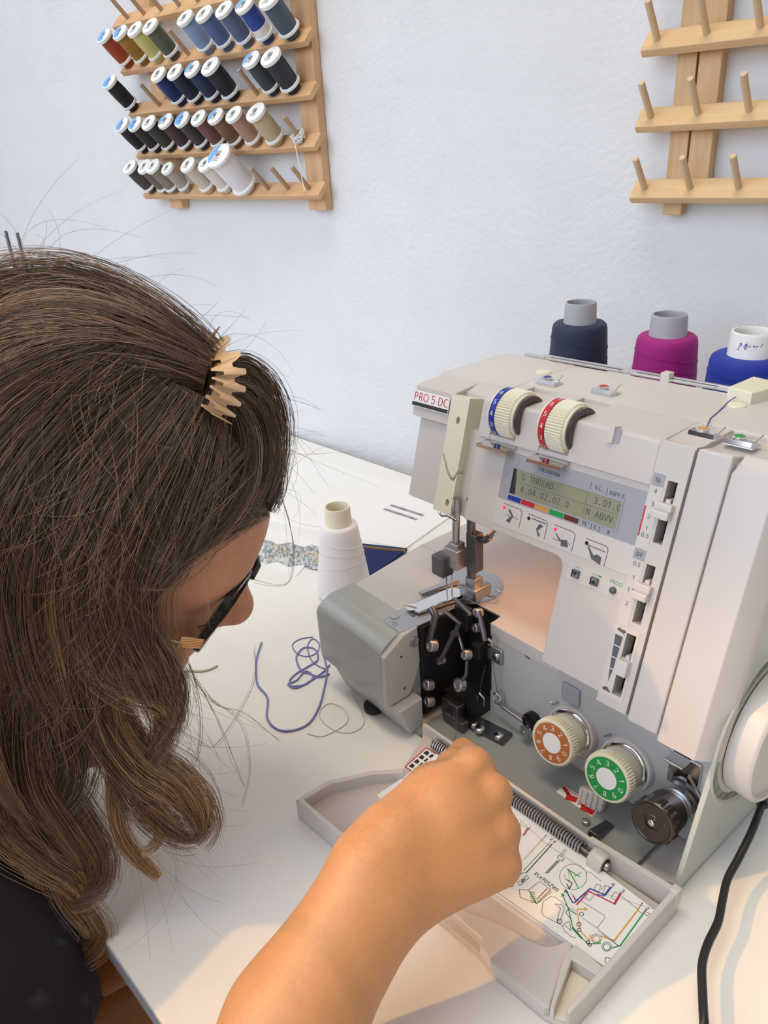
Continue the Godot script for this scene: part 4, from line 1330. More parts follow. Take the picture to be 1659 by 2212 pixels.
func serger_mechanism():
	var Z := func(x, y, z): return mpt(r5(x, y), 2, z)
	var Y := func(x, y, h): return mpt(r5(x, y), 1, h)
	# needle bar, presser bar
	var b := B.new(MM)
	b.tube([Vector3(-261, 212, -40), Vector3(-263.5, 158, -40)], 3.6, 14)
	put("needle_bar", b, M.steel, serger)
	b = B.new(MM)
	b.tube([Vector3(-253, 212, -50), Vector3(-254, 122, -50)], 4.0, 12)
	b.rbox(Vector3(-256, 140, -56), Vector3(-244, 178, -46), 0.8)
	put("presser_bar", b, M.gunmetal, serger)
	b = B.new(MM)
	b.rbox(Vector3(-272, 143, -47), Vector3(-255, 163, -33), 1.2)
	b.rbox(Vector3(-268, 160, -46), Vector3(-257, 168, -35), 1.0)
	var nc := put("needle_clamp", b, M.steel, serger)
	b = B.new(MM)
	b.rbox(Vector3(-283, 132, -42), Vector3(-268, 152, -28), 1.0)
	b.rbox(Vector3(-287, 136, -40), Vector3(-282, 142, -33), 0.6)
	put("clamp_block", b, M.gunmetal, nc)
	b = B.new(MM)
	b.tube([Vector3(-272, 134, -36), Vector3(-272, 112, -36), Vector3(-272, 98, -36)], [0.7, 0.7, 0.2], 6)
	put("needle", b, M.chrome, nc)
	b = B.new(MM)
	b.tube([Vector3(-266, 134, -37), Vector3(-266, 112, -37), Vector3(-266, 98, -37)], [0.7, 0.7, 0.2], 6)
	put("needle", b, M.chrome, nc)
	b = B.new(MM)
	b.tube([Z.call(850, 70, -34.0), Z.call(870, 95, -34.0), Z.call(905, 95, -34.0), Z.call(955, 122, -34.0)], 1.1, 6)
	put("thread_eyelet", b, M.chrome, serger)
	# presser foot: shank, sole with two toes
	b = B.new(MM)
	b.rbox(Vector3(-262, 112, -64), Vector3(-241, 124, -42), 2.0)
	b.rbox(Vector3(-258, 122, -58), Vector3(-246, 132, -46), 1.2)
	var ft := put("presser_foot", b, M.steel, serger)
	b = B.new(MM)
	b.loft([[Vector3(-283, 107, 2), Vector3(-270, 107, 2), Vector3(-270, 109, 2), Vector3(-283, 110, 2)], [Vector3(-276, 107, -46), Vector3(-256, 107, -52), Vector3(-256, 113, -52), Vector3(-276, 112, -46)]].map(func(r): r.reverse(); return r))
	b.loft([[Vector3(-286, 111, 6), Vector3(-279, 108, 6), Vector3(-279, 109, 6), Vector3(-286, 112, 6)], [Vector3(-283, 108, -4), Vector3(-271, 107, -4), Vector3(-271, 109, -4), Vector3(-283, 110, -4)]].map(func(r): r.reverse(); return r))
	put("toe", b, M.chrome, ft)
	b = B.new(MM)
	b.loft([[Vector3(-296, 106.5, -22), Vector3(-291, 106.5, -22), Vector3(-291, 109, -22), Vector3(-296, 109, -22)], [Vector3(-288, 106.5, -62), Vector3(-281, 106.5, -62), Vector3(-281, 111, -62), Vector3(-288, 111, -62)]].map(func(r): r.reverse(); return r))
	put("toe", b, M.steel, ft)
	b = B.new(MM)
	b.tube([Vector3(-247, 112, -58), Vector3(-238, 112.5, -60), Vector3(-232, 113, -64), Vector3(-233, 114.5, -69), Vector3(-240, 115, -68)], 0.9, 6)
	put("wire_guide", b, M.chrome, ft)
	# small lifting paddle behind the bars
	b = B.new(MM)
	b.tube([Vector3(-252, 172, -52), Vector3(-240, 173, -54), Vector3(-236, 177, -55)], 3.4, 10)
	var ll := put("lifter_arm", b, M.gunmetal, serger)
	b = B.new(MM * frame(Vector3(-232, 183, -56), Vector3(-0.3, 0.5, 0.8)))
	b.prism(B.rrect(-4, -7, 4, 7, 3, 4), -0.6, 0.6, 0.4)
	put("paddle", b, M.chrome, ll)
	# loopers and levers in the dark housing
	for q in [[[885, 665, -8], [975, 735, -6], [905, 870, -2], [850, 975, 2], 2.4], [[800, 640, 2], [830, 690, 2], [812, 780, 4], [790, 860, 6], 3.6], [[945, 590, -24], [1000, 640, -22], [1035, 680, -20], [1035, 685, -20], 2.0], [[1085, 660, -30], [1105, 740, -28], [1118, 800, -26], [1125, 840, -25], 2.6], [[960, 780, -16], [985, 860, -14], [1000, 920, -12], [1020, 960, -8], 1.6], [[1020, 960, -8], [1015, 1040, -6], [985, 1090, -4], [960, 1105, -2], 1.8]]:
		b = B.new(MM)
		var pts := []
		for i in 4: pts.append(Z.call(q[i][0], q[i][1], q[i][2]))
		b.tube(pts, q[4], 7)
		put("looper_lever", b, M.gunmetal, serger)
	for q in [[795, 870, 10, 6], [960, 1105, 0, 6.5], [775, 1105, 14, 5.5], [1065, 765, -24, 4.0], [1000, 925, -8, 5], [780, 1205, 16, 5], [1070, 675, -28, 4.4], [930, 800, -14, 3.0], [850, 960, 2, 3.4]]:
		b = B.new(MM * frame(Z.call(q[0], q[1], q[2]), Vector3(-0.2, 0.3, 1)))
		b.lathe([[q[3], -6], [q[3], 0], [q[3] * 0.8, 1], [q[3] * 0.45, 1], [q[3] * 0.4, 0.2], [0, 0.2]], 14)
		put("pivot_screw", b, M.steel, serger)
	for q in [[1000, 700, 40, 60], [900, 1050, 26, 14], [1085, 900, 24, 40], [760, 960, 18, 60]]:
		b = B.new(MM)
		var c: Vector3 = Z.call(q[0], q[1], -30.0)
		b.rbox(c - Vector3(q[2] * 0.2, q[3] * 0.2, 4), c + Vector3(q[2] * 0.2, q[3] * 0.2, 4), 1.5)
		put("cam_plate", b, M.dark, serger)
	# thread guide plates on the back plate
	b = B.new(MM)
	var g: Vector3 = Z.call(1180, 910, -34.0)
	b.rbox(g + Vector3(-8, -10, -2), g + Vector3(10, 6, 1), 1.5)
	var gp := put("guide_plate", b, M.steel, serger)
	b = B.new(MM)
	b.tube([Z.call(1115, 862, -30.0), Z.call(1125, 845, -26.0), Z.call(1150, 832, -24.0), Z.call(1170, 850, -26.0), Z.call(1160, 878, -28.0), Z.call(1130, 880, -30.0)], 1.3, 6)
	put("thread_eye", b, M.chrome, gp)
	b = B.new(MM * frame(g + Vector3(4, -2, 1), Vector3(0, 0, 1)))
	b.lathe([[3.4, 0], [3.2, 1.4], [2.4, 2.0], [0, 1.6]], 14)
	put("screw", b, M.chrome, gp)
	for q in [[1105, 1195, -26.0], [1205, 1195, -30.0]]:
		b = B.new(MM)
		var c: Vector3 = Z.call(q[0], q[1], q[2])
		b.tube([c + Vector3(-5, 4, 0), c + Vector3(-1, 8, 1), c + Vector3(4, 5, 1), c + Vector3(3, -4, 0), c + Vector3(-4, -5, 0), c + Vector3(-5, 3, 0)], 1.2, 6)
		put("thread_eye", b, M.chrome, serger)
	b = B.new(MM)
	b.tube([Z.call(1222, 1195, -30.0), Z.call(1228, 1235, -30.0), Z.call(1385, 1345, -30.0), Z.call(1398, 1378, -28.0)], 1.5, 8)
	put("thread_wire", b, M.steel, serger)
	b = B.new(MM * frame(Z.call(1395, 1325, -30.0), Vector3(0, 0.1, 1)))
	b.lathe([[0, -6], [8, -6], [8.4, -2], [8, 1], [3, 2], [0, 2]], 24)
	put("rubber_roller", b, M.black_gloss, serger)
	b = B.new(MM * frame(Z.call(1365, 1378, -26.0), Vector3(0, 0.2, 1)))
	b.lathe([[5.4, -2], [5.2, 1], [2.6, 1.4], [2.4, 0], [0, 0]], 20)
	put("pivot_screw", b, M.steel, serger)
	# rail on the floor with two screws and upright hooks
	var a: Vector3 = Y.call(985, 1290, 8.0)
	var c: Vector3 = Y.call(1262, 1432, 8.0)
	b = B.new(MM)
	var dir := (c - a).normalized()
	var sd := Vector3.UP.cross(dir)
	b.loft([[a - sd * 8 - Vector3(0, 2, 0), a + sd * 8 - Vector3(0, 2, 0), a + sd * 8 + Vector3(0, 2, 0), a - sd * 8 + Vector3(0, 2, 0)].map(func(p): return p), [c - sd * 8 - Vector3(0, 2, 0), c + sd * 8 - Vector3(0, 2, 0), c + sd * 8 + Vector3(0, 2, 0), c - sd * 8 + Vector3(0, 2, 0)]].map(func(r): r.reverse(); return r))
	var rl := put("guide_rail", b, M.gunmetal, serger)
	for q in [[1095, 1375, 4.6], [1060, 1352, 3.2], [1210, 1418, 4.2]]:
		b = B.new(MM * frame(Y.call(q[0], q[1], 10.0), Vector3.UP))
		b.lathe([[q[2], 0], [q[2], 3], [q[2] * 0.7, 4], [0, 4]], 16)
		put("screw", b, M.chrome, rl)
	b = B.new(MM)
	var e: Vector3 = Y.call(945, 1215, 22.0)
	b.rbox(e + Vector3(-12, -14, -4), e + Vector3(10, 4, 6), 1.5)
	b.rbox(e + Vector3(-4, -14, 4), e + Vector3(22, -4, 12), 1.2)
	put("hook_block", b, M.gunmetal, serger)
	# fine threads running through the guides
	for q in [[[1165, 880, -26.0], [1185, 1040, -26.0], [1205, 1185, -29.0]], [[1130, 990, -24.0], [1105, 1090, -24.0], [1095, 1170, -25.0]], [[945, 1250, 0.0], [948, 1340, 12.0], [940, 1452, 34.0]], [[962, 1250, 0.0], [958, 1350, 14.0], [950, 1450, 34.0]]]:
		b = B.new(MM)
		var pts := []
		for p in q: pts.append(Z.call(p[0], p[1], p[2]))
		b.tube(pts, 0.28, 5)
		put("thread_strand", b, M.print_grey, serger)
	b = B.new(SX)
	b.tube([Vector3(-87, 306, -187), Vector3(-91, 309, -178), Vector3(-92, 306, -160), Vector3(-88, 305, -140), Vector3(-84, 305, -120), Vector3(-73, 307, -94)], 0.4, 5)
	put("thread_strand", b, M.blue, serger)
	# the machine's own work lamp, under the arm
	b = B.new(MM * frame(Vector3(-206, 196, -78), Vector3.DOWN))
	b.lathe([[6, -6], [6, 6], [4.5, 10], [0, 12]], 20)
	var lamp_mat := std(255, 214, 160, 0.4)
	lamp_mat.emission_enabled = true
	lamp_mat.emission = Color(1.0, 0.72, 0.42)
	lamp_mat.emission_energy_multiplier = 3.0
	put("lamp_bulb", b, lamp_mat, serger)
	var lt := OmniLight3D.new()
	lt.name = "work_light"
	serger.add_child(lt)
	lt.position = Vector3(-0.206, 0.190, -0.078)
	lt.light_color = Color(1.0, 0.70, 0.44)
	lt.light_energy = 0.0036
	lt.light_size = 0.012
	lt.omni_range = 3.0
	lt.omni_attenuation = 2.0
	lt.shadow_enabled = true

# ---------------------------------------------------------------- thread racks on the wall
const PEG_DIR := Vector3(0, 0.70711, 0.70711)
func rack(called_label: String, bars: Array, x0: float, x1: float, pegs: Array, stiles: Array, y_end: Array, wood, wood_up, peg_mat, zf: float) -> Node3D:
	var t := thing("thread_rack", called_label, "thread rack", Vector3((x0 + x1) / 2, bars[0], ZW))
	var o := t.position
	for s in stiles:
		var b := B.new(Transform3D(Basis.IDENTITY, -o))
		b.rbox(Vector3(s[0], y_end[0] if s.size() < 3 else s[2], ZW + 0.001), Vector3(s[1], y_end[1], zf - 0.0105), 0.0012)
		put("stile", b, wood_up, t)
	for i in bars.size():
		var b := B.new(Transform3D(Basis(Vector3(1, 0, 0), Vector3(0, 0.70711, -0.70711), PEG_DIR), Vector3(0, bars[i], zf) - o))
		b.rbox(Vector3(x0, -0.013, -0.0095), Vector3(x1, 0.013, 0), 0.0011)
		var bar := put("bar", b, wood, t)
		for x in pegs[i]:
			b = B.new(Transform3D(Basis(Vector3(1, 0, 0), Vector3(0, 0.70711, -0.70711), PEG_DIR), Vector3(x, bars[i], zf) - o))
			b.lathe([[0, -0.006], [0.0036, -0.006], [0.0036, 0.044], [0.0030, 0.0452], [0, 0.0455]], 12)
			put("peg", b, peg_mat, bar)
	return t

func build_racks():
	# bare rack
	var rp := []
	for k in 8: rp.append(-0.372 + 0.0505 * k)
	rack("bare pale wooden thread rack with empty pegs", [0.427, 0.4985, 0.570, 0.6415], -0.386, 0.05, [rp, rp, rp, rp], [[-0.353, -0.3325], [-0.3305, -0.307, 0.425], [-0.03, -0.008]], [0.398, 0.72], M.wood, M.wood_up, M.peg, -0.903)
	# rack full of spools; every spool [x, y of its cap in the crop, thread colour, colour word, blue share of the label, size]
	var rows := [
		[[285, 1075, Color8(72, 64, 60), "dark taupe", 0, 0], [370, 1025, Color8(110, 96, 88), "taupe", 0, 0], [420, 1000, Color8(136, 124, 112), "warm grey", 0, 0], [515, 1025, Color8(172, 160, 146), "pale stone", 0, 3], [655, 1055, Color8(205, 192, 174), "cream", 0, 0], [765, 1035, Color8(226, 214, 204), "off-white", 0, 0], [850, 990, Color8(230, 226, 230), "white", 1, 2]],
		[[235, 810, Color8(22, 22, 24), "black", 2, 0], [318, 800, Color8(40, 33, 38), "plum black", 2, 0], [405, 790, Color8(52, 52, 42), "dark olive", 0, 0], [510, 770, Color8(66, 44, 48), "burgundy", 1, 0], [615, 750, Color8(60, 50, 52), "brown grey", 2, 0], [715, 705, Color8(116, 72, 68), "russet", 0, 0], [828, 720, Color8(118, 92, 70), "mid brown", 1, 0], [945, 710, Color8(172, 134, 116), "dusty pink", 0, 0], [1085, 690, Color8(188, 172, 138), "beige", 0, 1]],
		[[150, 510, Color8(14, 14, 20), "jet black", 2, 0], [465, 475, Color8(10, 36, 96), "bright navy", 0, 0], [568, 450, Color8(16, 25, 52), "midnight blue", 0, 0], [680, 425, Color8(28, 42, 78), "navy", 1, 0], [795, 410, Color8(18, 21, 34), "blue black", 0, 1], [1055, 345, Color8(52, 60, 68), "charcoal", 1, 0], [1180, 330, Color8(32, 37, 50), "ink", 0, 1]],
		[[120, 245, Color8(152, 62, 28), "burnt orange", 2, 0], [220, 210, Color8(150, 110, 40), "mustard", 2, 0], [315, 190, Color8(206, 196, 122), "pale yellow", 0, 0], [405, 125, Color8(84, 88, 72), "olive green", 0, 0], [630, 80, Color8(132, 154, 188), "light blue", 0, 0], [750, 45, Color8(80, 100, 144), "slate blue", 0, 0], [880, 30, Color8(84, 100, 128), "steel blue", 0, 0], [1010, -5, Color8(40, 70, 152), "half-used royal blue", 1, 0], [1170, -40, Color8(70, 82, 98), "storm grey", 0, 1]]]
	var ys := [0.430, 0.4965, 0.563, 0.629, 0.6955]
	var zf := -0.903
	var xs := [[], [], [], [], []]
	var spots := []
	for i in 4:
		for s in rows[i]:
			var L := 0.060 if s[5] != 2 else 0.076
			if s[5] == 3: L = 0.054
			var p := on_wall(r1(s[0], s[1]).x, r1(s[0], s[1]).y, zf + 0.7071 * (L + 0.004))
			spots.append([p.x, ys[i], L, s])
			xs[i].append(p.x)
	for q in [[0, -0.990], [0, -0.944], [0, -0.899], [1, -0.905], [2, -1.238], [2, -1.196], [2, -0.990], [3, -1.14]]: xs[q[0]].append(q[1])
	for k in 9: xs[4].append(-0.91 - 0.047 * k)
	rack("wooden thread rack crowded with coloured spools", ys, -1.324, -0.873, xs, [[-1.272, -1.236], [-0.914, -0.878]], [0.398, 0.78], M.wood_red, M.wood_red_up, M.peg_dark, zf)
	for q in spots: spool(q[0], q[1], zf, q[2], q[3])
	# tangle of loose thread on a free peg
	var b := B.new()
	var rng := RandomNumberGenerator.new()
	rng.seed = 11
	var c := Vector3(-0.905, 0.4965, zf) + PEG_DIR * 0.008
	var pts := []
	for i in 160:
		var t := i * 0.62
		var r := 0.0085 + rng.randf_range(-0.003, 0.003)
		pts.append(c + Vector3(cos(t) * r, 0, 0) + Vector3(0, 0.7071, -0.7071) * sin(t) * r + PEG_DIR * rng.randf_range(-0.005, 0.007))
	for i in 12: pts.append(c + Vector3(0.002 + 0.001 * i, -0.006 * i - 0.008, 0.012))
	b.tube(pts, 0.0007, 4, false)
	var o := put("thread_tangle", b, M.paper)
	tag(o, "wad of pale loose thread wound on a rack peg", "thread")

func spool(x: float, y: float, zf: float, L: float, s: Array):
	var R := 0.0152
	if s[5] == 1: R = 0.017
	if s[5] == 2: R = 0.023
	if s[5] == 3: R = 0.0128
	var kind: String = ["small", "wide", "big", "slim"][s[5]]
	var t := thing("thread_spool", "%s spool of %s thread with white caps on the crowded rack" % [kind, s[3]], "thread spool", Vector3(x, y, zf) + PEG_DIR * 0.001, "spools on the crowded rack")
	var fr := Transform3D(Basis(Vector3(1, 0, 0), Vector3(0, 0.70711, -0.70711), PEG_DIR), Vector3.ZERO)
	var m := StandardMaterial3D.new()
	m.albedo_color = s[2]
	m.roughness = 0.6
	m.rim_enabled = true
	m.rim = 0.3
	m.cull_mode = BaseMaterial3D.CULL_DISABLED
	var b := B.new(fr)
	b.lathe([[0.004, 0.0], [R * 0.62, 0.0], [R * 0.62, 0.009]], 20)
	put("foot", b, m, t)
	b = B.new(fr)
	b.lathe([[R * 0.5, 0.009], [R * 0.97, 0.009], [R, 0.0105], [R * 0.97, 0.0128], [R * 0.6, 0.0132]], 24)
	put("lower_cap", b, M.print_white, t)
	# wound thread: a shallow barrel with a fine ridge for each layer
	b = B.new(fr)
	var prof := []
	var n := 22
	for i in n + 1:
		var k := float(i) / n
		prof.append([R * (0.80 + 0.045 * sin(PI * k)) + (0.00018 if i % 2 == 0 else 0.0), lerpf(0.013, L - 0.0065, k)])
	b.lathe(prof, 24)
	var w := put("wound_thread", b, m, t, 60)
	if s[3].begins_with("half"):
		b = B.new(fr)
		b.lathe([[R * 0.86, 0.013], [R * 0.86, L * 0.42], [R * 0.6, L * 0.44]], 24)
		put("bare_core", b, M.print_white, t)
	b = B.new(fr)
	b.lathe([[R * 0.6, L - 0.007], [R * 0.97, L - 0.0066], [R, L - 0.0045], [R * 0.98, L - 0.0018], [R * 0.90, L - 0.0010], [0.0036, L - 0.0010], [0.0036, L - 0.004], [0, L - 0.004]], 28)
	var cp := put("upper_cap", b, M.print_white, t)
	# paper label: dark bar marks, some with a blue field
	b = B.new(fr)
	var z := L - 0.0009
	if s[4] > 0:
		b.ink = Color(0.19, 0.45, 0.85)
		var poly := PackedVector2Array()
		for i in 13:
			var a := deg_to_rad(100.0 + 180.0 * i / 12 * (0.75 if s[4] == 1 else 1.1))
			poly.append(Vector2(cos(a), sin(a)) * R * 0.86)
		b.prism(poly, z - 0.0002, z)
	b.ink = Color(0.10, 0.11, 0.13)
	for i in 5:
		b.prism([Vector2(R * (-0.28 + 0.11 * i), -R * 0.1), Vector2(R * (-0.23 + 0.11 * i), -R * 0.1), Vector2(R * (-0.23 + 0.11 * i), R * 0.36), Vector2(R * (-0.28 + 0.11 * i), R * 0.36)], z - 0.0001, z + 0.00006)
	for i in 3:
		b.prism([Vector2(-R * 0.4, R * (-0.5 + 0.12 * i)), Vector2(R * 0.3, R * (-0.5 + 0.12 * i)), Vector2(R * 0.3, R * (-0.46 + 0.12 * i)), Vector2(-R * 0.4, R * (-0.46 + 0.12 * i))], z - 0.0001, z + 0.00006)
	put("label_print", b, M.ink, cp)

# ---------------------------------------------------------------- cones, cord, papers, fabric and loose threads
func cone(label: String, top: Vector3, thread: Color, core: Color, rc: float, r0: float, r1_: float, hgt: float, neck: float) -> Node3D:
	var t := thing("thread_cone", label, "thread cone", top - Vector3(0, hgt, 0))
	var up := Transform3D(Basis(Vector3(1, 0, 0), Vector3(0, 0, -1), Vector3(0, 1, 0)), Vector3.ZERO)
	var m := StandardMaterial3D.new()
	m.albedo_color = thread
	m.roughness = 0.7
	m.rim_enabled = true
	m.rim = 0.35
	m.cull_mode = BaseMaterial3D.CULL_DISABLED
	var mc := StandardMaterial3D.new()
	mc.albedo_color = core
	mc.roughness = 0.5
	mc.cull_mode = BaseMaterial3D.CULL_DISABLED
	var b := B.new(up)
	var th := hgt - neck
	b.lathe([[r1_ * 0.8, 0], [rc * 1.08, th - 0.01], [rc, hgt - 0.002], [rc * 0.96, hgt], [rc * 0.88, hgt], [rc * 0.84, hgt - 0.003], [rc * 0.80, th * 0.5], [0.002, th * 0.5]], 36)
	put("core", b, mc, t)
	b = B.new(up)
	var prof := [[r1_ * 0.8, 0.003], [r1_ * 0.98, 0.004], [r1_, 0.008]]
	for i in 40:
		var k := (i + 1) / 41.0
		prof.append([lerpf(r1_, r0, k) + (0.00022 if i % 2 == 0 else 0.0), lerpf(0.008, th - 0.007, k)])
	prof.append_array([[r0, th - 0.006], [r0 * 0.96, th - 0.002], [r0 * 0.88, th], [rc * 1.02, th]])
	b.lathe(prof, 48)
	put("wound_thread", b, m, t, 65)
	# crossing windings that stand a little proud
	b = B.new(up)
	for k in 5:
		var pts := []
		for i in 40:
			var a := TAU * i / 39.0 + k * 1.7
			var zz: float = th * (0.15 + 0.16 * k) + sin(a + k) * th * 0.06
			var rr := lerpf(r1_, r0, zz / th) + 0.0003
			pts.append(Vector3(cos(a) * rr, sin(a) * rr, zz))
		b.tube(pts, 0.00035, 4, false)
	put("loose_winding", b, m, t)
	return t

func build_table_things():
	cone("navy thread cone with grey core on the machine's stand", at_depth(1255, 652, 0.80), Color8(34, 44, 70), Color8(172, 172, 176), 0.0162, 0.0285, 0.0335, 0.118, 0.021)
	cone("magenta thread cone with grey core on the machine's stand", at_depth(1447, 678, 0.735), Color8(160, 16, 118), Color8(172, 172, 178), 0.0168, 0.0285, 0.0335, 0.112, 0.020)
	var bc := cone("royal blue thread cone with white lettered core on the machine's stand", at_depth(1628, 714, 0.665), Color8(22, 46, 150), Color8(238, 236, 230), 0.0180, 0.0325, 0.0375, 0.112, 0.021)
	var word := "Maxi-Lock"
	var inkm := std(92, 70, 160, 0.5)
	for i in word.length():
		var a := deg_to_rad(-22.0 + 15.5 * i)
		var toward := (EYE - bc.position)
		toward.y = 0
		toward = toward.normalized()
		var right := Vector3.UP.cross(toward)
		var nn := toward * cos(a) + right * sin(a)
		letters(word[i], 6.2, Transform3D(Basis(Vector3.UP.cross(nn) * 0.001, Vector3(0, 0.001, 0), nn * 0.001), Vector3(0, 0.1015, 0) + nn * 0.0183), inkm, bc, "lettering", false, 0.25, false, true)
	cone("white thread cone standing on the table behind the machine bed", Vector3(-0.566, 0.118, -0.565), Color8(240, 234, 234), Color8(238, 230, 202), 0.0150, 0.0225, 0.0330, 0.118, 0.022)
	# power cord and plug
	var t := thing("power_cord", "black power cord curving down over the table beside the machine", "cord", on_level(1600, 1850, 0.02))
	var b := B.new(Transform3D(Basis.IDENTITY, -t.position))
	var key := [[1662, 1700, 0.034], [1644, 1744, 0.036], [1623, 1798, 0.033], [1595, 1855, 0.026], [1572, 1898, 0.022], [1561, 1943, 0.020], [1551, 1992, 0.019], [1529, 2039, 0.0185], [1516.5, 2085, 0.018], [1517.6, 2145, 0.017], [1521, 2209, 0.016], [1530, 2290, 0.010], [1545, 2400, 0.0035], [1560, 2520, 0.003]]
	var raw := []
	for k in key: raw.append(on_level(k[0], k[1], k[2]))
	raw.resize(12)
	raw.append_array([Vector3(0.03, 0.003, -0.17), Vector3(0.12, 0.003, -0.15), Vector3(0.35, 0.003, -0.14), Vector3(0.7, 0.003, -0.2), Vector3(1.1, 0.003, -0.25)])
	b.tube(smooth(raw, 5), 0.0028, 10)
	put("cable", b, M.cord, t)
	b = B.new(Transform3D(Basis.IDENTITY, -t.position))
	var p0 := on_level(1664, 1684, 0.032)
	var p1 := on_level(1646, 1738, 0.036)
	b.tube([p0 + (p0 - p1) * 0.2, p0, p0.lerp(p1, 0.5), p1], [0.009, 0.0085, 0.0055, 0.0042], 12)
	put("plug", b, M.cord, t)
	# sheets of paper at the back of the table
	b = B.new()
	var q := []
	for k in [[558, 1116], [874, 1187], [1010, 1090], [660, 985]]:
		var p := on_level(k[0], k[1], 0.001)
		q.append([p.x, p.z])
	yprism(b, q, 0.0, 0.0022, 0.0004)
	var sh := put("paper_sheet", b, M.paper)
	tag(sh, "large white paper sheet with two lines of small print", "paper")
	for k in [[[1100, 690], [1350, 770]], [[1050, 720], [1300, 802]]]:
		b = B.new()
		for i in 14:
			var f0 := i / 14.0
			var f1 := (i + 0.72) / 14.0
			var rr := func(f): return Vector2(540 + lerpf(k[0][0], k[1][0], f) / 3.606, 900 + lerpf(k[0][1], k[1][1], f) / 3.606)
			var a0: Vector2 = rr.call(f0)
			var a1: Vector2 = rr.call(f1)
			b.strip([on_level(a0.x, a0.y, 0.0023), on_level(a1.x, a1.y, 0.0023)], 0.006, Vector3.UP)
		put("print_line", b, M.panel_grey, sh)
	b = B.new()
	q = []
	for k in [[430, 1090], [700, 1180], [640, 1245], [330, 1130]]:
		var p := on_level(k[0], k[1], 0.0)
		q.append([p.x, p.z])
	# second sheet
	yprism(b, q, 0.0, 0.0012, 0.0003)
	sh = put("paper_sheet", b, M.paper)
	tag(sh, "blank white paper sheet under the tweed scrap", "paper")
	# tweed scrap: nubby cloth
	var rng := RandomNumberGenerator.new()
	rng.seed = 5
	b = B.new()
	var c0 := on_level(563, 1192, 0.0)
	var c1 := on_level(700, 1208, 0.0)
	var wid := (on_level(640, 1168, 0.0) - on_level(640, 1212, 0.0))
	var nu := 44
	var nv := 14
	var grid := []
	var cols := []
	for i in nu + 1:
		var row := []
		var crow := []
		for j in nv + 1:
			var u := float(i) / nu
			var v := float(j) / nv
			var edge: float = min(min(u, 1 - u) * 8.0, min(v, 1 - v) * 4.0)
			var p := c0.lerp(c1, u) + wid * (v - 0.5) * (1.0 + 0.15 * sin(u * 17.0)) + Vector3(rng.randf_range(-1, 1), 0, rng.randf_range(-1, 1)) * 0.0016
			p.y = 0.0018 + clampf(edge, 0, 1) * rng.randf_range(0.002, 0.0065)
			row.append(p)
			var pick := rng.randf()
			crow.append(Color(0.30, 0.34, 0.38) if pick < 0.5 else (Color(0.62, 0.66, 0.68) if pick < 0.8 else Color(0.62, 0.56, 0.40)))
		grid.append(row); cols.append(crow)
	for i in nu:
		for j in nv:
			b.ink = cols[i][j]
			b.quad(grid[i][j], grid[i + 1][j], grid[i + 1][j + 1], grid[i][j + 1])
	var tw := put("tweed_scrap", b, M.ink, null, 180)
	tag(tw, "strip of nubby blue-grey tweed cloth beside the white cone", "fabric")
	# navy fabric with a bound edge
	t = thing("navy_fabric", "folded navy fabric piece with tan bound edge behind the white cone", "fabric", on_level(820, 1205, 0.0))
	b = B.new(Transform3D(Basis.IDENTITY, -t.position))
	q = []
	for k in [[688, 1232], [790, 1262], [880, 1192], [770, 1180]]:
		var p := on_level(k[0], k[1], 0.0)
		q.append([p.x, p.z])
	yprism(b, q, 0.0013, 0.006, 0.001)
	put("cloth", b, std(26, 36, 92, 0.85), t)
	b = B.new(Transform3D(Basis.IDENTITY, -t.position))
	b.tube([on_level(770, 1180, 0.005), on_level(830, 1187, 0.006), on_level(878, 1191, 0.005)], 0.0028, 6)
	put("bound_edge", b, std(120, 96, 62, 0.85), t)
	# violet thread lying in loops on the table
	var L := func(list: Array, lab: String, mat: Material, r: float):
		var bb := B.new()
		var pp := []
		for k in list: pp.append(on_level(k[0], k[1], r + (k[2] if k.size() > 2 else 0.0)))
		bb.tube(smooth(pp, 6), r, 5)
		var oo := put("loose_thread", bb, mat)
		tag(oo, lab, "thread")
	var vio := std(128, 132, 190, 0.7)
	var pale := std(196, 198, 214, 0.7)
	L.call([[565, 1388], [555, 1420], [553, 1450], [557, 1480], [578, 1508], [577, 1550], [598, 1575], [632, 1578], [668, 1562], [690, 1525], [700, 1488], [706, 1450], [700, 1420]], "long slack violet thread lying beside the machine's side cover", vio, 0.0011)
	L.call([[712, 1456], [690, 1462], [668, 1455], [650, 1448], [640, 1420], [655, 1400], [680, 1402], [686, 1425], [665, 1440], [640, 1455], [626, 1470], [630, 1482], [660, 1478], [676, 1462], [660, 1450], [640, 1470], [622, 1478], [640, 1486], [672, 1470], [700, 1450], [712, 1436]], "knotted little heap of violet thread beside the machine's side cover", vio, 0.0010)
	L.call([[676, 1376], [650, 1380], [632, 1392], [640, 1410], [662, 1418], [684, 1410], [690, 1392], [676, 1380], [664, 1396], [672, 1425], [690, 1440], [708, 1446]], "thin violet thread loop above the knotted thread heap", vio, 0.0007)
	L.call([[760, 1500], [782, 1540], [785, 1565], [762, 1582], [728, 1580], [700, 1562], [690, 1540], [710, 1520], [740, 1530], [750, 1560], [700, 1590], [664, 1585]], "fine pale thread looping on the table under the machine's edge", pale, 0.0005)
	L.call([[400, 1448], [430, 1450], [450, 1447], [470, 1438]], "short pale thread end lying under the person's chin", std(190, 190, 170, 0.7), 0.0012)
	# pins of a spool stand behind the person's head
	var base := at_depth(36, 512, 0.98)
	t = thing("spool_pin_stand", "two thin dark metal spool pins behind the person's hair", "thread stand", Vector3(base.x, 0, base.z))
	b = B.new()
	b.rbox(Vector3(-0.06, 0, -0.05), Vector3(0.06, 0.012, 0.05), 0.004)
	put("base", b, M.cord, t)
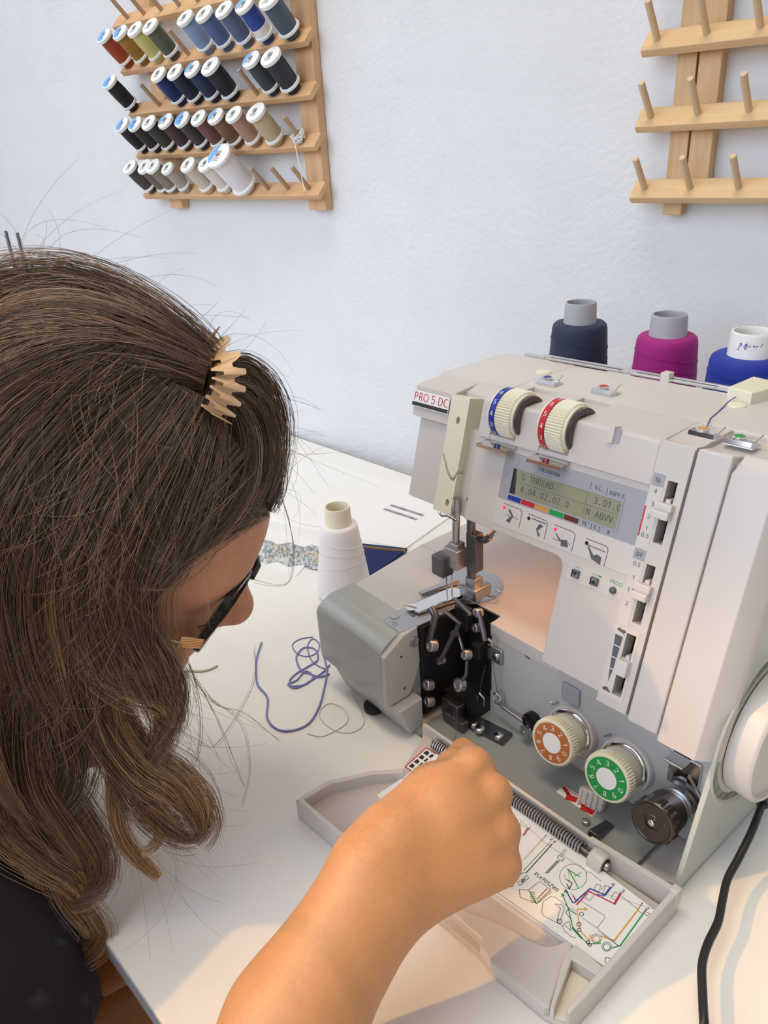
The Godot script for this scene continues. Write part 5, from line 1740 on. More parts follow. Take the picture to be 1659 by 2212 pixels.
	for k in [[12, 499], [37, 503]]:
		var p := at_depth(k[0], k[1], 0.98) - t.position
		b = B.new()
		b.tube([Vector3(p.x, 0.008, p.z), p], 0.0022, 8)
		put("pin", b, M.gunmetal, t)

func smooth(p: Array, k: int) -> Array:
	var o := []
	var n := p.size()
	for i in n - 1:
		var a: Vector3 = p[max(i - 1, 0)]
		var b: Vector3 = p[i]
		var c: Vector3 = p[i + 1]
		var d: Vector3 = p[min(i + 2, n - 1)]
		for j in k:
			var t := float(j) / k
			o.append(b.cubic_interpolate(c, a, d, t))
	o.append(p[n - 1])
	return o

# ---------------------------------------------------------------- the person
# head axes in the lens frame, fitted to the photographed face
var HF: Vector3
var HU: Vector3
var HR: Vector3
var HC: Vector3
func cam_dir(x: float, y: float, z: float) -> Vector3: return CRIGHT * x + CDOWN * y + CFWD * z
func hd(f: float, u: float, r: float) -> Vector3: return HC + (HF * f + HU * u + HR * r) * 0.001   # mm in head axes

class Body:   # a smooth union of tapered capsules, meshed as surface nets
	var a := PackedVector3Array()
	var b := PackedVector3Array()
	var ra := PackedFloat32Array()
	var rb := PackedFloat32Array()
	var soft := PackedFloat32Array()
	var ell := []        # [centre, basis inverse rows scaled, radii, soft]
	var verts := PackedVector3Array()
	var index := PackedInt32Array()
	func cap(p: Vector3, r0: float, q: Vector3, r1: float, k := 0.008):
		a.append(p); b.append(q); ra.append(r0); rb.append(r1); soft.append(k)
	func ellipsoid(c: Vector3, bx: Basis, r: Vector3, k := 0.01):
		ell.append([c, bx.transposed(), r, k])
	var act := PackedInt32Array()
	var acte := []
	func pick(c: Vector3, reach: float):   # the pieces that matter near a place
		act.clear(); acte.clear()
		for i in a.size():
			var ab := b[i] - a[i]
			var t := clampf((c - a[i]).dot(ab) / maxf(ab.length_squared(), 1e-9), 0, 1)
			if (c - a[i] - ab * t).length() - maxf(ra[i], rb[i]) < reach: act.append(i)
		for e in ell:
			if (c - e[0]).length() - maxf(e[2].x, maxf(e[2].y, e[2].z)) < reach: acte.append(e)
	func d(p: Vector3) -> float:
		var s := 1.0
		for e in acte:
			var q: Vector3 = e[1] * (p - e[0])
			var k0: float = (q / e[2]).length()
			var k1: float = (q / (e[2] * e[2])).length()
			s = smin(s, k0 * (k0 - 1.0) / maxf(k1, 1e-6), e[3])
		for i in act:
			var pa := p - a[i]
			var ba := b[i] - a[i]
			var t := clampf(pa.dot(ba) / maxf(ba.length_squared(), 1e-9), 0, 1)
			s = smin(s, (pa - ba * t).length() - lerpf(ra[i], rb[i], t), soft[i])
		return s
	static func smin(x: float, y: float, k: float) -> float:
		var h := maxf(k - absf(x - y), 0.0) / k
		return minf(x, y) - h * h * k * 0.25
	var done: Array[AABB] = []   # places already meshed finely
	func net(lo: Vector3, hi: Vector3, cell: float):
		var n := Vector3i(((hi - lo) / cell).ceil()) + Vector3i.ONE
		var nx := n.x
		var nxy := n.x * n.y
		var val := PackedFloat32Array()
		val.resize(n.x * n.y * n.z)
		val.fill(9.0)
		var K := 5
		var live := []
		for bz in range(0, n.z - 1, K):
			for by in range(0, n.y - 1, K):
				for bx in range(0, n.x - 1, K):
					var c := lo + Vector3(bx + K * 0.5, by + K * 0.5, bz + K * 0.5) * cell
					var skip := false
					for box in done:
						if box.has_point(c): skip = true
					if skip: continue
					pick(c, K * cell * 1.2 + 0.012)
					if act.size() + acte.size() == 0: continue
					var far := absf(d(c))
					if far > K * cell * 0.98: continue
					live.append(Vector3i(bx, by, bz))
					for z in range(bz, mini(bz + K + 1, n.z)):
						for y in range(by, mini(by + K + 1, n.y)):
							for x in range(bx, mini(bx + K + 1, n.x)):
								var at := x + y * nx + z * nxy
								if val[at] > 8.0: val[at] = d(lo + Vector3(x, y, z) * cell)
		done.append(AABB(lo, hi - lo).grow(-0.016))
		var id := {}
		var corner := [0, 1, nx, nx + 1, nxy, nxy + 1, nxy + nx, nxy + nx + 1]
		var off := [Vector3(0, 0, 0), Vector3(1, 0, 0), Vector3(0, 1, 0), Vector3(1, 1, 0), Vector3(0, 0, 1), Vector3(1, 0, 1), Vector3(0, 1, 1), Vector3(1, 1, 1)]
		var edges := [[0, 1], [2, 3], [4, 5], [6, 7], [0, 2], [1, 3], [4, 6], [5, 7], [0, 4], [1, 5], [2, 6], [3, 7]]
		for L in live:
			for z in range(L.z, mini(L.z + K, n.z - 1)):
				for y in range(L.y, mini(L.y + K, n.y - 1)):
					for x in range(L.x, mini(L.x + K, n.x - 1)):
						var at := x + y * nx + z * nxy
						var neg := 0
						for k in 8:
							var w := val[at + corner[k]]
							if w > 8.0:
								neg = -99
								break
							if w < 0: neg += 1
						if neg <= 0 or neg == 8: continue
						var s := Vector3.ZERO
						var m := 0
						for e in edges:
							var v0 := val[at + corner[e[0]]]
							var v1 := val[at + corner[e[1]]]
							if (v0 < 0) != (v1 < 0):
								s += off[e[0]].lerp(off[e[1]], v0 / (v0 - v1))
								m += 1
						id[at] = verts.size()
						verts.append(lo + (Vector3(x, y, z) + s / m) * cell)
		for at in id:
			var v0 := val[at]
			# an edge along each axis from this cell's first corner
			for ax in 3:
				var st: int = [1, nx, nxy][ax]
				var s1: int = [nx, nxy, 1][ax]
				var s2: int = [nxy, 1, nx][ax]
				var v1 := val[at + st]
				if (v0 < 0) == (v1 < 0) or v1 > 8.0: continue
				if not (id.has(at - s1) and id.has(at - s2) and id.has(at - s1 - s2)): continue
				var A: int = id[at]
				var Bq: int = id[at - s1]
				var Cq: int = id[at - s1 - s2]
				var Dq: int = id[at - s2]
				if v0 < 0: index.append_array([A, Bq, Cq, A, Cq, Dq])
				else: index.append_array([A, Cq, Bq, A, Dq, Cq])
	func mesh(mat: Material, paint: Callable) -> ArrayMesh:
		var nn := PackedVector3Array()
		nn.resize(verts.size())
		for i in range(0, index.size(), 3):
			var f := (verts[index[i + 2]] - verts[index[i]]).cross(verts[index[i + 1]] - verts[index[i]])
			for k in 3: nn[index[i + k]] += f
		var cc := PackedColorArray()
		cc.resize(verts.size())
		for i in verts.size():
			nn[i] = nn[i].normalized()
			cc[i] = paint.call(verts[i])
		var arr := []
		arr.resize(Mesh.ARRAY_MAX)
		arr[Mesh.ARRAY_VERTEX] = verts
		arr[Mesh.ARRAY_NORMAL] = nn
		arr[Mesh.ARRAY_COLOR] = cc
		arr[Mesh.ARRAY_INDEX] = index
		var am := ArrayMesh.new()
		am.add_surface_from_arrays(Mesh.PRIMITIVE_TRIANGLES, arr)
		am.surface_set_material(0, mat)
		return am

func build_person():
	HF = cam_dir(0.900, 0.353, 0.256)
	HU = cam_dir(0.435, -0.683, -0.587)
	HF = HF.normalized()
	HU = (HU - HF * HU.dot(HF)).normalized()
	HR = HF.cross(HU).normalized()
	HC = EYE + cam_dir(-0.186, 0.008, 0.504)
	var who := thing("person", "long-haired person in dark printed shirt bending over the sewing machine", "person")
	var skin := std(255, 255, 255, 0.48)
	skin.vertex_color_use_as_albedo = true
	skin.subsurf_scatter_enabled = true
	skin.subsurf_scatter_strength = 0.10
	# fine mottling and pores
	var ns := noise_image(256, 0.09, 31, 4)
	var nb := noise_image(256, 0.02, 8, 3)
	skin.albedo_texture = tex(256, func(x, y):
		var k: float = 0.955 + ns[y * 256 + x] * 0.06 + nb[y * 256 + x] * 0.05
		return Color(k, k * 0.995, k * 0.98))
	triplanar(skin, Vector3(14, 14, 14))
	var o := MeshInstance3D.new()
	o.name = "body"
	who.add_child(o)
	o.mesh = body_mesh(skin)
	shirt(who)
	hair(who)
	glasses()
	claw_clip()

var flesh: Body
func skin_front(u: float, r: float) -> float:      # how far forward the face reaches at that height and side
	flesh.pick(hd(80, u, r), 0.06)
	var f := 118.0
	while f > 20.0 and flesh.d(hd(f, u, r)) > 0.0: f -= 0.5
	return f
func body_mesh(skin: Material) -> ArrayMesh:
	var s := Body.new()
	flesh = s
	var hb := Basis(HF, HU, HR)
	# head
	s.ellipsoid(hd(-6, 16, 0), hb, Vector3(0.094, 0.096, 0.074), 0.02)
	s.ellipsoid(hd(34, -40, 0), hb, Vector3(0.056, 0.070, 0.056), 0.03)
	s.ellipsoid(hd(64, 38, 0), hb, Vector3(0.034, 0.048, 0.054), 0.03)
	s.cap(hd(48, -88, -20), 0.024, hd(48, -88, 20), 0.024, 0.03)
	s.cap(hd(74, -100, -6), 0.015, hd(74, -100, 6), 0.015, 0.02)
	s.cap(hd(20, -76, 44), 0.016, hd(62, -96, 16), 0.016, 0.02)
	s.cap(hd(20, -76, -44), 0.016, hd(62, -96, -16), 0.016, 0.02)
	s.cap(hd(80, 21, 12), 0.010, hd(72, 22, 40), 0.010, 0.014)
	s.cap(hd(80, 21, -12), 0.010, hd(72, 22, -40), 0.010, 0.014)
	s.cap(hd(86, 10, 0), 0.0085, hd(102, -31, 0), 0.0130, 0.012)
	s.cap(hd(102, -33, 0), 0.0132, hd(94, -42, 0), 0.0115, 0.008)
	for k in [-1, 1]:
		s.cap(hd(91, -37, 11.5 * k), 0.0078, hd(87, -38, 13 * k), 0.0070, 0.008)
		s.cap(hd(70, -8, 33 * k), 0.0150, hd(69, -10, 35 * k), 0.0150, 0.008)
		s.cap(hd(60, -34, 40 * k), 0.022, hd(52, -48, 40 * k), 0.022, 0.03)
		s.cap(hd(-6, 6, 74 * k), 0.010, hd(0, -22, 72 * k), 0.007, 0.006)
	s.cap(hd(83, -60, -16), 0.0072, hd(86.5, -60, 0), 0.0085, 0.007)
	s.cap(hd(83, -60, 16), 0.0072, hd(86.5, -60, 0), 0.0085, 0.007)
	s.cap(hd(80, -73, -12), 0.0078, hd(84, -73, 12), 0.0082, 0.007)
	# neck, shoulders and trunk
	var neck0 := hd(-28, -70, 0)
	var chest := Vector3(-0.50, -0.03, -0.01)
	var nape := Vector3(-0.57, 0.165, -0.10)
	s.cap(neck0, 0.054, nape, 0.060, 0.04)
	s.cap(nape, 0.075, chest, 0.095, 0.05)
	var sh_r := Vector3(-0.46, 0.10, 0.08)
	var sh_l := Vector3(-0.68, 0.12, -0.19)
	s.cap(nape + Vector3(0, -0.03, 0.02), 0.065, sh_r, 0.050, 0.05)
	s.cap(nape + Vector3(0, -0.03, 0.02), 0.065, sh_l, 0.050, 0.05)
	s.cap(chest, 0.10, Vector3(-0.60, -0.36, 0.12), 0.115, 0.06)
	# reaching arm and hand
	var wrist := at_depth(822, 1905, 0.437)
	var low := at_depth(632, 2216, 0.418)
	var elbow := wrist + (low - wrist).normalized() * 0.245
	s.cap(sh_r, 0.050, elbow, 0.036, 0.03)
	var ulna := cam_dir(0.62, 0.78, 0.0)
	s.cap(elbow, 0.036, low, 0.0315, 0.02)
	s.cap(low + ulna * 0.004, 0.030, wrist + ulna * 0.012, 0.0205, 0.02)
	s.cap(low - ulna * 0.004, 0.030, wrist - ulna * 0.010, 0.0215, 0.02)
	var mcp := [at_depth(1020, 1656, 0.480), at_depth(1062, 1716, 0.470), at_depth(1080, 1794, 0.462), at_depth(1084, 1868, 0.455)]
	var pip := [at_depth(1040, 1668, 0.520), at_depth(1068, 1730, 0.510), at_depth(1082, 1802, 0.500), at_depth(1078, 1868, 0.486)]
	var dip := [at_depth(1016, 1640, 0.540), at_depth(1040, 1704, 0.527), at_depth(1050, 1782, 0.516), at_depth(1052, 1850, 0.498)]
	var tip := [at_depth(1000, 1618, 0.554), at_depth(1010, 1684, 0.530), at_depth(1020, 1762, 0.516), at_depth(1030, 1836, 0.497)]
	var rr := [0.0105, 0.0105, 0.0100, 0.0092]
	for i in 4:
		var root: Vector3 = wrist + ulna * ([-0.012, -0.004, 0.004, 0.012][i])
		s.cap(root, 0.0185, mcp[i].lerp(root, 0.2), rr[i] - 0.0005, 0.007)
		s.cap(mcp[i].lerp(root, 0.2), rr[i] - 0.001, mcp[i], rr[i] + 0.0022, 0.005)
		s.cap(root.lerp(mcp[i], 0.45) - CFWD * 0.0085, 0.0055, mcp[i] - CFWD * 0.0075, 0.0052, 0.008)
		s.cap(mcp[i], rr[i] + 0.0006, pip[i], rr[i] - 0.0004, 0.004)
		s.cap(pip[i], rr[i] - 0.0002, dip[i], rr[i] - 0.0014, 0.003)
		s.cap(dip[i], rr[i] - 0.0012, tip[i], rr[i] - 0.0026, 0.003)
	# flesh of the hand: palm side and the web of the thumb
	s.cap(wrist + CFWD * 0.008, 0.021, mcp[1].lerp(mcp[2], 0.5).lerp(wrist, 0.45) + CFWD * 0.012, 0.024, 0.02)
	s.cap(at_depth(960, 1760, 0.462), 0.018, at_depth(1010, 1830, 0.462), 0.017, 0.02)
	s.cap(mcp[3].lerp(wrist, 0.3) + CFWD * 0.010, 0.014, wrist + ulna * 0.012 + CFWD * 0.006, 0.018, 0.02)
	var cmc := at_depth(850, 1800, 0.448)
	var tm := at_depth(938, 1712, 0.486)
	var ti := at_depth(978, 1655, 0.522)
	var tt := at_depth(997, 1622, 0.548)
	s.cap(cmc, 0.018, tm, 0.0135, 0.014)
	s.cap(tm, 0.0125, ti, 0.0108, 0.006)
	s.cap(ti, 0.0108, tt, 0.0082, 0.004)
	s.cap(tm, 0.012, mcp[0].lerp(wrist, 0.35) + CFWD * 0.006, 0.013, 0.02)
	# legs under the table
	var hip := Vector3(-0.56, -0.30, 0.10)
	s.cap(hip, 0.085, Vector3(-0.40, -0.235, -0.30), 0.066, 0.03)
	s.cap(Vector3(-0.40, -0.24, -0.30), 0.062, Vector3(-0.42, -0.68, -0.28), 0.040, 0.03)
	s.cap(Vector3(-0.70, -0.30, 0.0), 0.085, Vector3(-0.58, -0.24, -0.36), 0.066, 0.03)
	s.cap(Vector3(-0.58, -0.24, -0.36), 0.062, Vector3(-0.60, -0.68, -0.34), 0.040, 0.03)
	# the other arm hangs beside the trunk, out of sight
	s.cap(sh_l, 0.048, Vector3(-0.68, -0.17, -0.06), 0.036, 0.03)
	s.cap(Vector3(-0.68, -0.17, -0.06), 0.036, Vector3(-0.56, -0.16, -0.22), 0.026, 0.03)
	s.net(HC - Vector3.ONE * 0.145, HC + Vector3.ONE * 0.145, 0.0030)
	var hc: Vector3 = mcp[1].lerp(wrist, 0.4)
	s.net(hc - Vector3(0.10, 0.085, 0.10), hc + Vector3(0.10, 0.085, 0.10), 0.0026)
	var fc := low.lerp(wrist, 0.3)
	s.net(Vector3(fc.x - 0.08, -0.02, wrist.z - 0.01), Vector3(fc.x + 0.08, 0.18, low.z + 0.07), 0.0034)
	s.net(Vector3(-0.84, -0.74, -0.46), Vector3(-0.10, 0.26, 0.28), 0.0105)
	var lip := [hd(86, -60, 0), hd(84, -73, 0)]
	return s.mesh(skin, func(p):
		var c := Color(0.68, 0.325, 0.140)
		var q: Vector3 = p - HC
		if q.length() < 0.16:
			var lf := q.dot(HF) * 1000.0
			var lu := q.dot(HU) * 1000.0
			var lr := absf(q.dot(HR)) * 1000.0
			c = Color(0.64, 0.345, 0.225)
			var rosy := exp(-pow((lf - 104.0) / 14.0, 2) - pow((lu + 36.0) / 14.0, 2) - pow(lr / 14.0, 2)) + 0.6 * exp(-pow((lu + 36.0) / 20.0, 2) - pow((lr - 38.0) / 18.0, 2))
			c = c.lerp(Color(0.62, 0.265, 0.175), clampf(rosy, 0, 1))
			if lf > 66.0 and lr < 20.0 and lu < -54.0 and lu > -81.0: c = Color(0.50, 0.19, 0.16)
			if lf > 55.0 and absf(lu - 24.0 + lr * 0.06) < 3.6 and lr > 11.0 and lr < 44.0: c = Color(0.12, 0.065, 0.04)
		return c)

func shirt(who: Node):
	var s := Body.new()
	var chest := Vector3(-0.49, -0.03, -0.01)
	var nape := Vector3(-0.57, 0.165, -0.10)
	s.cap(nape, 0.088, chest, 0.106, 0.05)
	var sh_r := Vector3(-0.46, 0.10, 0.08)
	var sh_l := Vector3(-0.68, 0.12, -0.19)
	s.cap(nape + Vector3(0, -0.03, 0.02), 0.080, sh_r, 0.064, 0.05)
	s.cap(nape + Vector3(0, -0.03, 0.02), 0.080, sh_l, 0.064, 0.05)
	s.cap(chest, 0.112, Vector3(-0.60, -0.38, 0.12), 0.130, 0.06)
	s.cap(Vector3(-0.47, -0.05, -0.03), 0.085, Vector3(-0.54, -0.26, 0.05), 0.10, 0.06)
	s.cap(Vector3(-0.62, 0.02, 0.02), 0.10, Vector3(-0.64, -0.3, 0.08), 0.11, 0.06)
	s.cap(sh_r, 0.062, sh_r + Vector3(0.09, -0.08, -0.04), 0.055, 0.03)
	s.cap(sh_l, 0.058, sh_l + Vector3(-0.02, -0.10, 0.04), 0.052, 0.03)
	s.net(Vector3(-0.80, -0.60, -0.30), Vector3(-0.22, 0.30, 0.30), 0.0095)
	# soft folds
	var fnl := FastNoiseLite.new()
	fnl.seed = 3
	fnl.frequency = 9.0
	for i in s.verts.size():
		var p := s.verts[i]
		s.verts[i] = p + Vector3(fnl.get_noise_3d(p.x * 2.0, p.y, p.z * 2.0), 0.4 * fnl.get_noise_3d(p.z, p.x, p.y), fnl.get_noise_3d(p.y, p.z * 2.0, p.x * 2.0)) * 0.007
	var m := std(255, 255, 255, 0.85)
	m.vertex_color_use_as_albedo = true
	var o := MeshInstance3D.new()
	o.name = "shirt"
	o.set_meta("label", "dark navy shirt with a faint pale print")
	o.mesh = s.mesh(m, func(p):
		var k := fnl.get_noise_3d(p.x * 6.0, p.y * 6.0, p.z * 6.0)
		var print_here: bool = p.x > -0.47 and p.y < 0.02 and absf(k) < 0.035
		return Color(0.045, 0.05, 0.075) if print_here else Color(0.012, 0.014, 0.026))
	who.add_child(o, true)
	# shorts round the hips
	s = Body.new()
	s.cap(Vector3(-0.56, -0.30, 0.10), 0.098, Vector3(-0.50, -0.28, -0.03), 0.090, 0.04)
	s.cap(Vector3(-0.70, -0.30, 0.0), 0.098, Vector3(-0.65, -0.28, -0.13), 0.090, 0.04)
	s.cap(Vector3(-0.56, -0.30, 0.10), 0.105, Vector3(-0.70, -0.30, 0.0), 0.105, 0.04)
	s.net(Vector3(-0.84, -0.46, -0.28), Vector3(-0.36, -0.12, 0.25), 0.012)
	o = MeshInstance3D.new()
	o.name = "shorts"
	o.mesh = s.mesh(m, func(p): return Color(0.006, 0.006, 0.008))
	who.add_child(o, true)

# ---- hair: combed locks of many strands over a dark under-layer
class Hair:
	var v := PackedVector3Array()
	var n := PackedVector3Array()
	var c := PackedColorArray()
	var ix := PackedInt32Array()
	func strand(p: Array, r0: float, r1: float, c0: Color, c1: Color):
		var m := p.size()
		var up := Vector3.ZERO
		var base := v.size()
		for i in m:
			var d: Vector3 = (p[mini(i + 1, m - 1)] - p[maxi(i - 1, 0)]).normalized()
			if up == Vector3.ZERO: up = d.cross(Vector3(0.2, 0.5, 0.84)).normalized()
			up = (up - d * up.dot(d)).normalized()
			var sd := d.cross(up)
			var t := float(i) / (m - 1)
			var r := lerpf(r0, r1, t * t)
			var col := c0.lerp(c1, t)
			for k in 3:
				var q := up * cos(TAU * k / 3) + sd * sin(TAU * k / 3)
				v.append(p[i] + q * r); n.append(q); c.append(col)
		for i in m - 1:
			for k in 3:
				var a := base + i * 3 + k
				var b := base + i * 3 + (k + 1) % 3
				ix.append_array([a, b + 3, b, a, a + 3, b + 3])
	func mesh(mat: Material) -> ArrayMesh:
		var arr := []
		arr.resize(Mesh.ARRAY_MAX)
		arr[Mesh.ARRAY_VERTEX] = v
		arr[Mesh.ARRAY_NORMAL] = n
		arr[Mesh.ARRAY_COLOR] = c
		arr[Mesh.ARRAY_INDEX] = ix
		var am := ArrayMesh.new()
		am.add_surface_from_arrays(Mesh.PRIMITIVE_TRIANGLES, arr)
		am.surface_set_material(0, mat)
		return am

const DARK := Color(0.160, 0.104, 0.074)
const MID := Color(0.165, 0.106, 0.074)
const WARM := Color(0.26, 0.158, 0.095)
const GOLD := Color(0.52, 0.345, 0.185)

# depth of the hair's outer shell behind a pixel: over the skull the shell itself, below it the hanging lengths
func shell_depth(px: float, py: float) -> float:
	var d := ray(Vector2(px, py))
	var c := hd(-9, 22, 0)
	var A := Vector3(0.112, 0.120, 0.092)
	var q := Basis(HF, HU, HR).transposed()
	var o := (q * (EYE - c)) / A
	var e := (q * d) / A
	var a := e.dot(e)
	var b := o.dot(e)
	var k := b * b - a * (o.dot(o) - 1.0)
	return (-b - sqrt(k)) / a if k > 0 else -b / a
func hair_depth(px: float, py: float) -> float:
	var hang := 0.432 + (py - 1280.0) * 0.000150 + maxf(px - 200.0, 0.0) * 0.00004
	if py < 1150: return shell_depth(px, py)
	if py > 1380: return hang
	return lerpf(shell_depth(px, py), hang, smoothstep(1150, 1380, py))

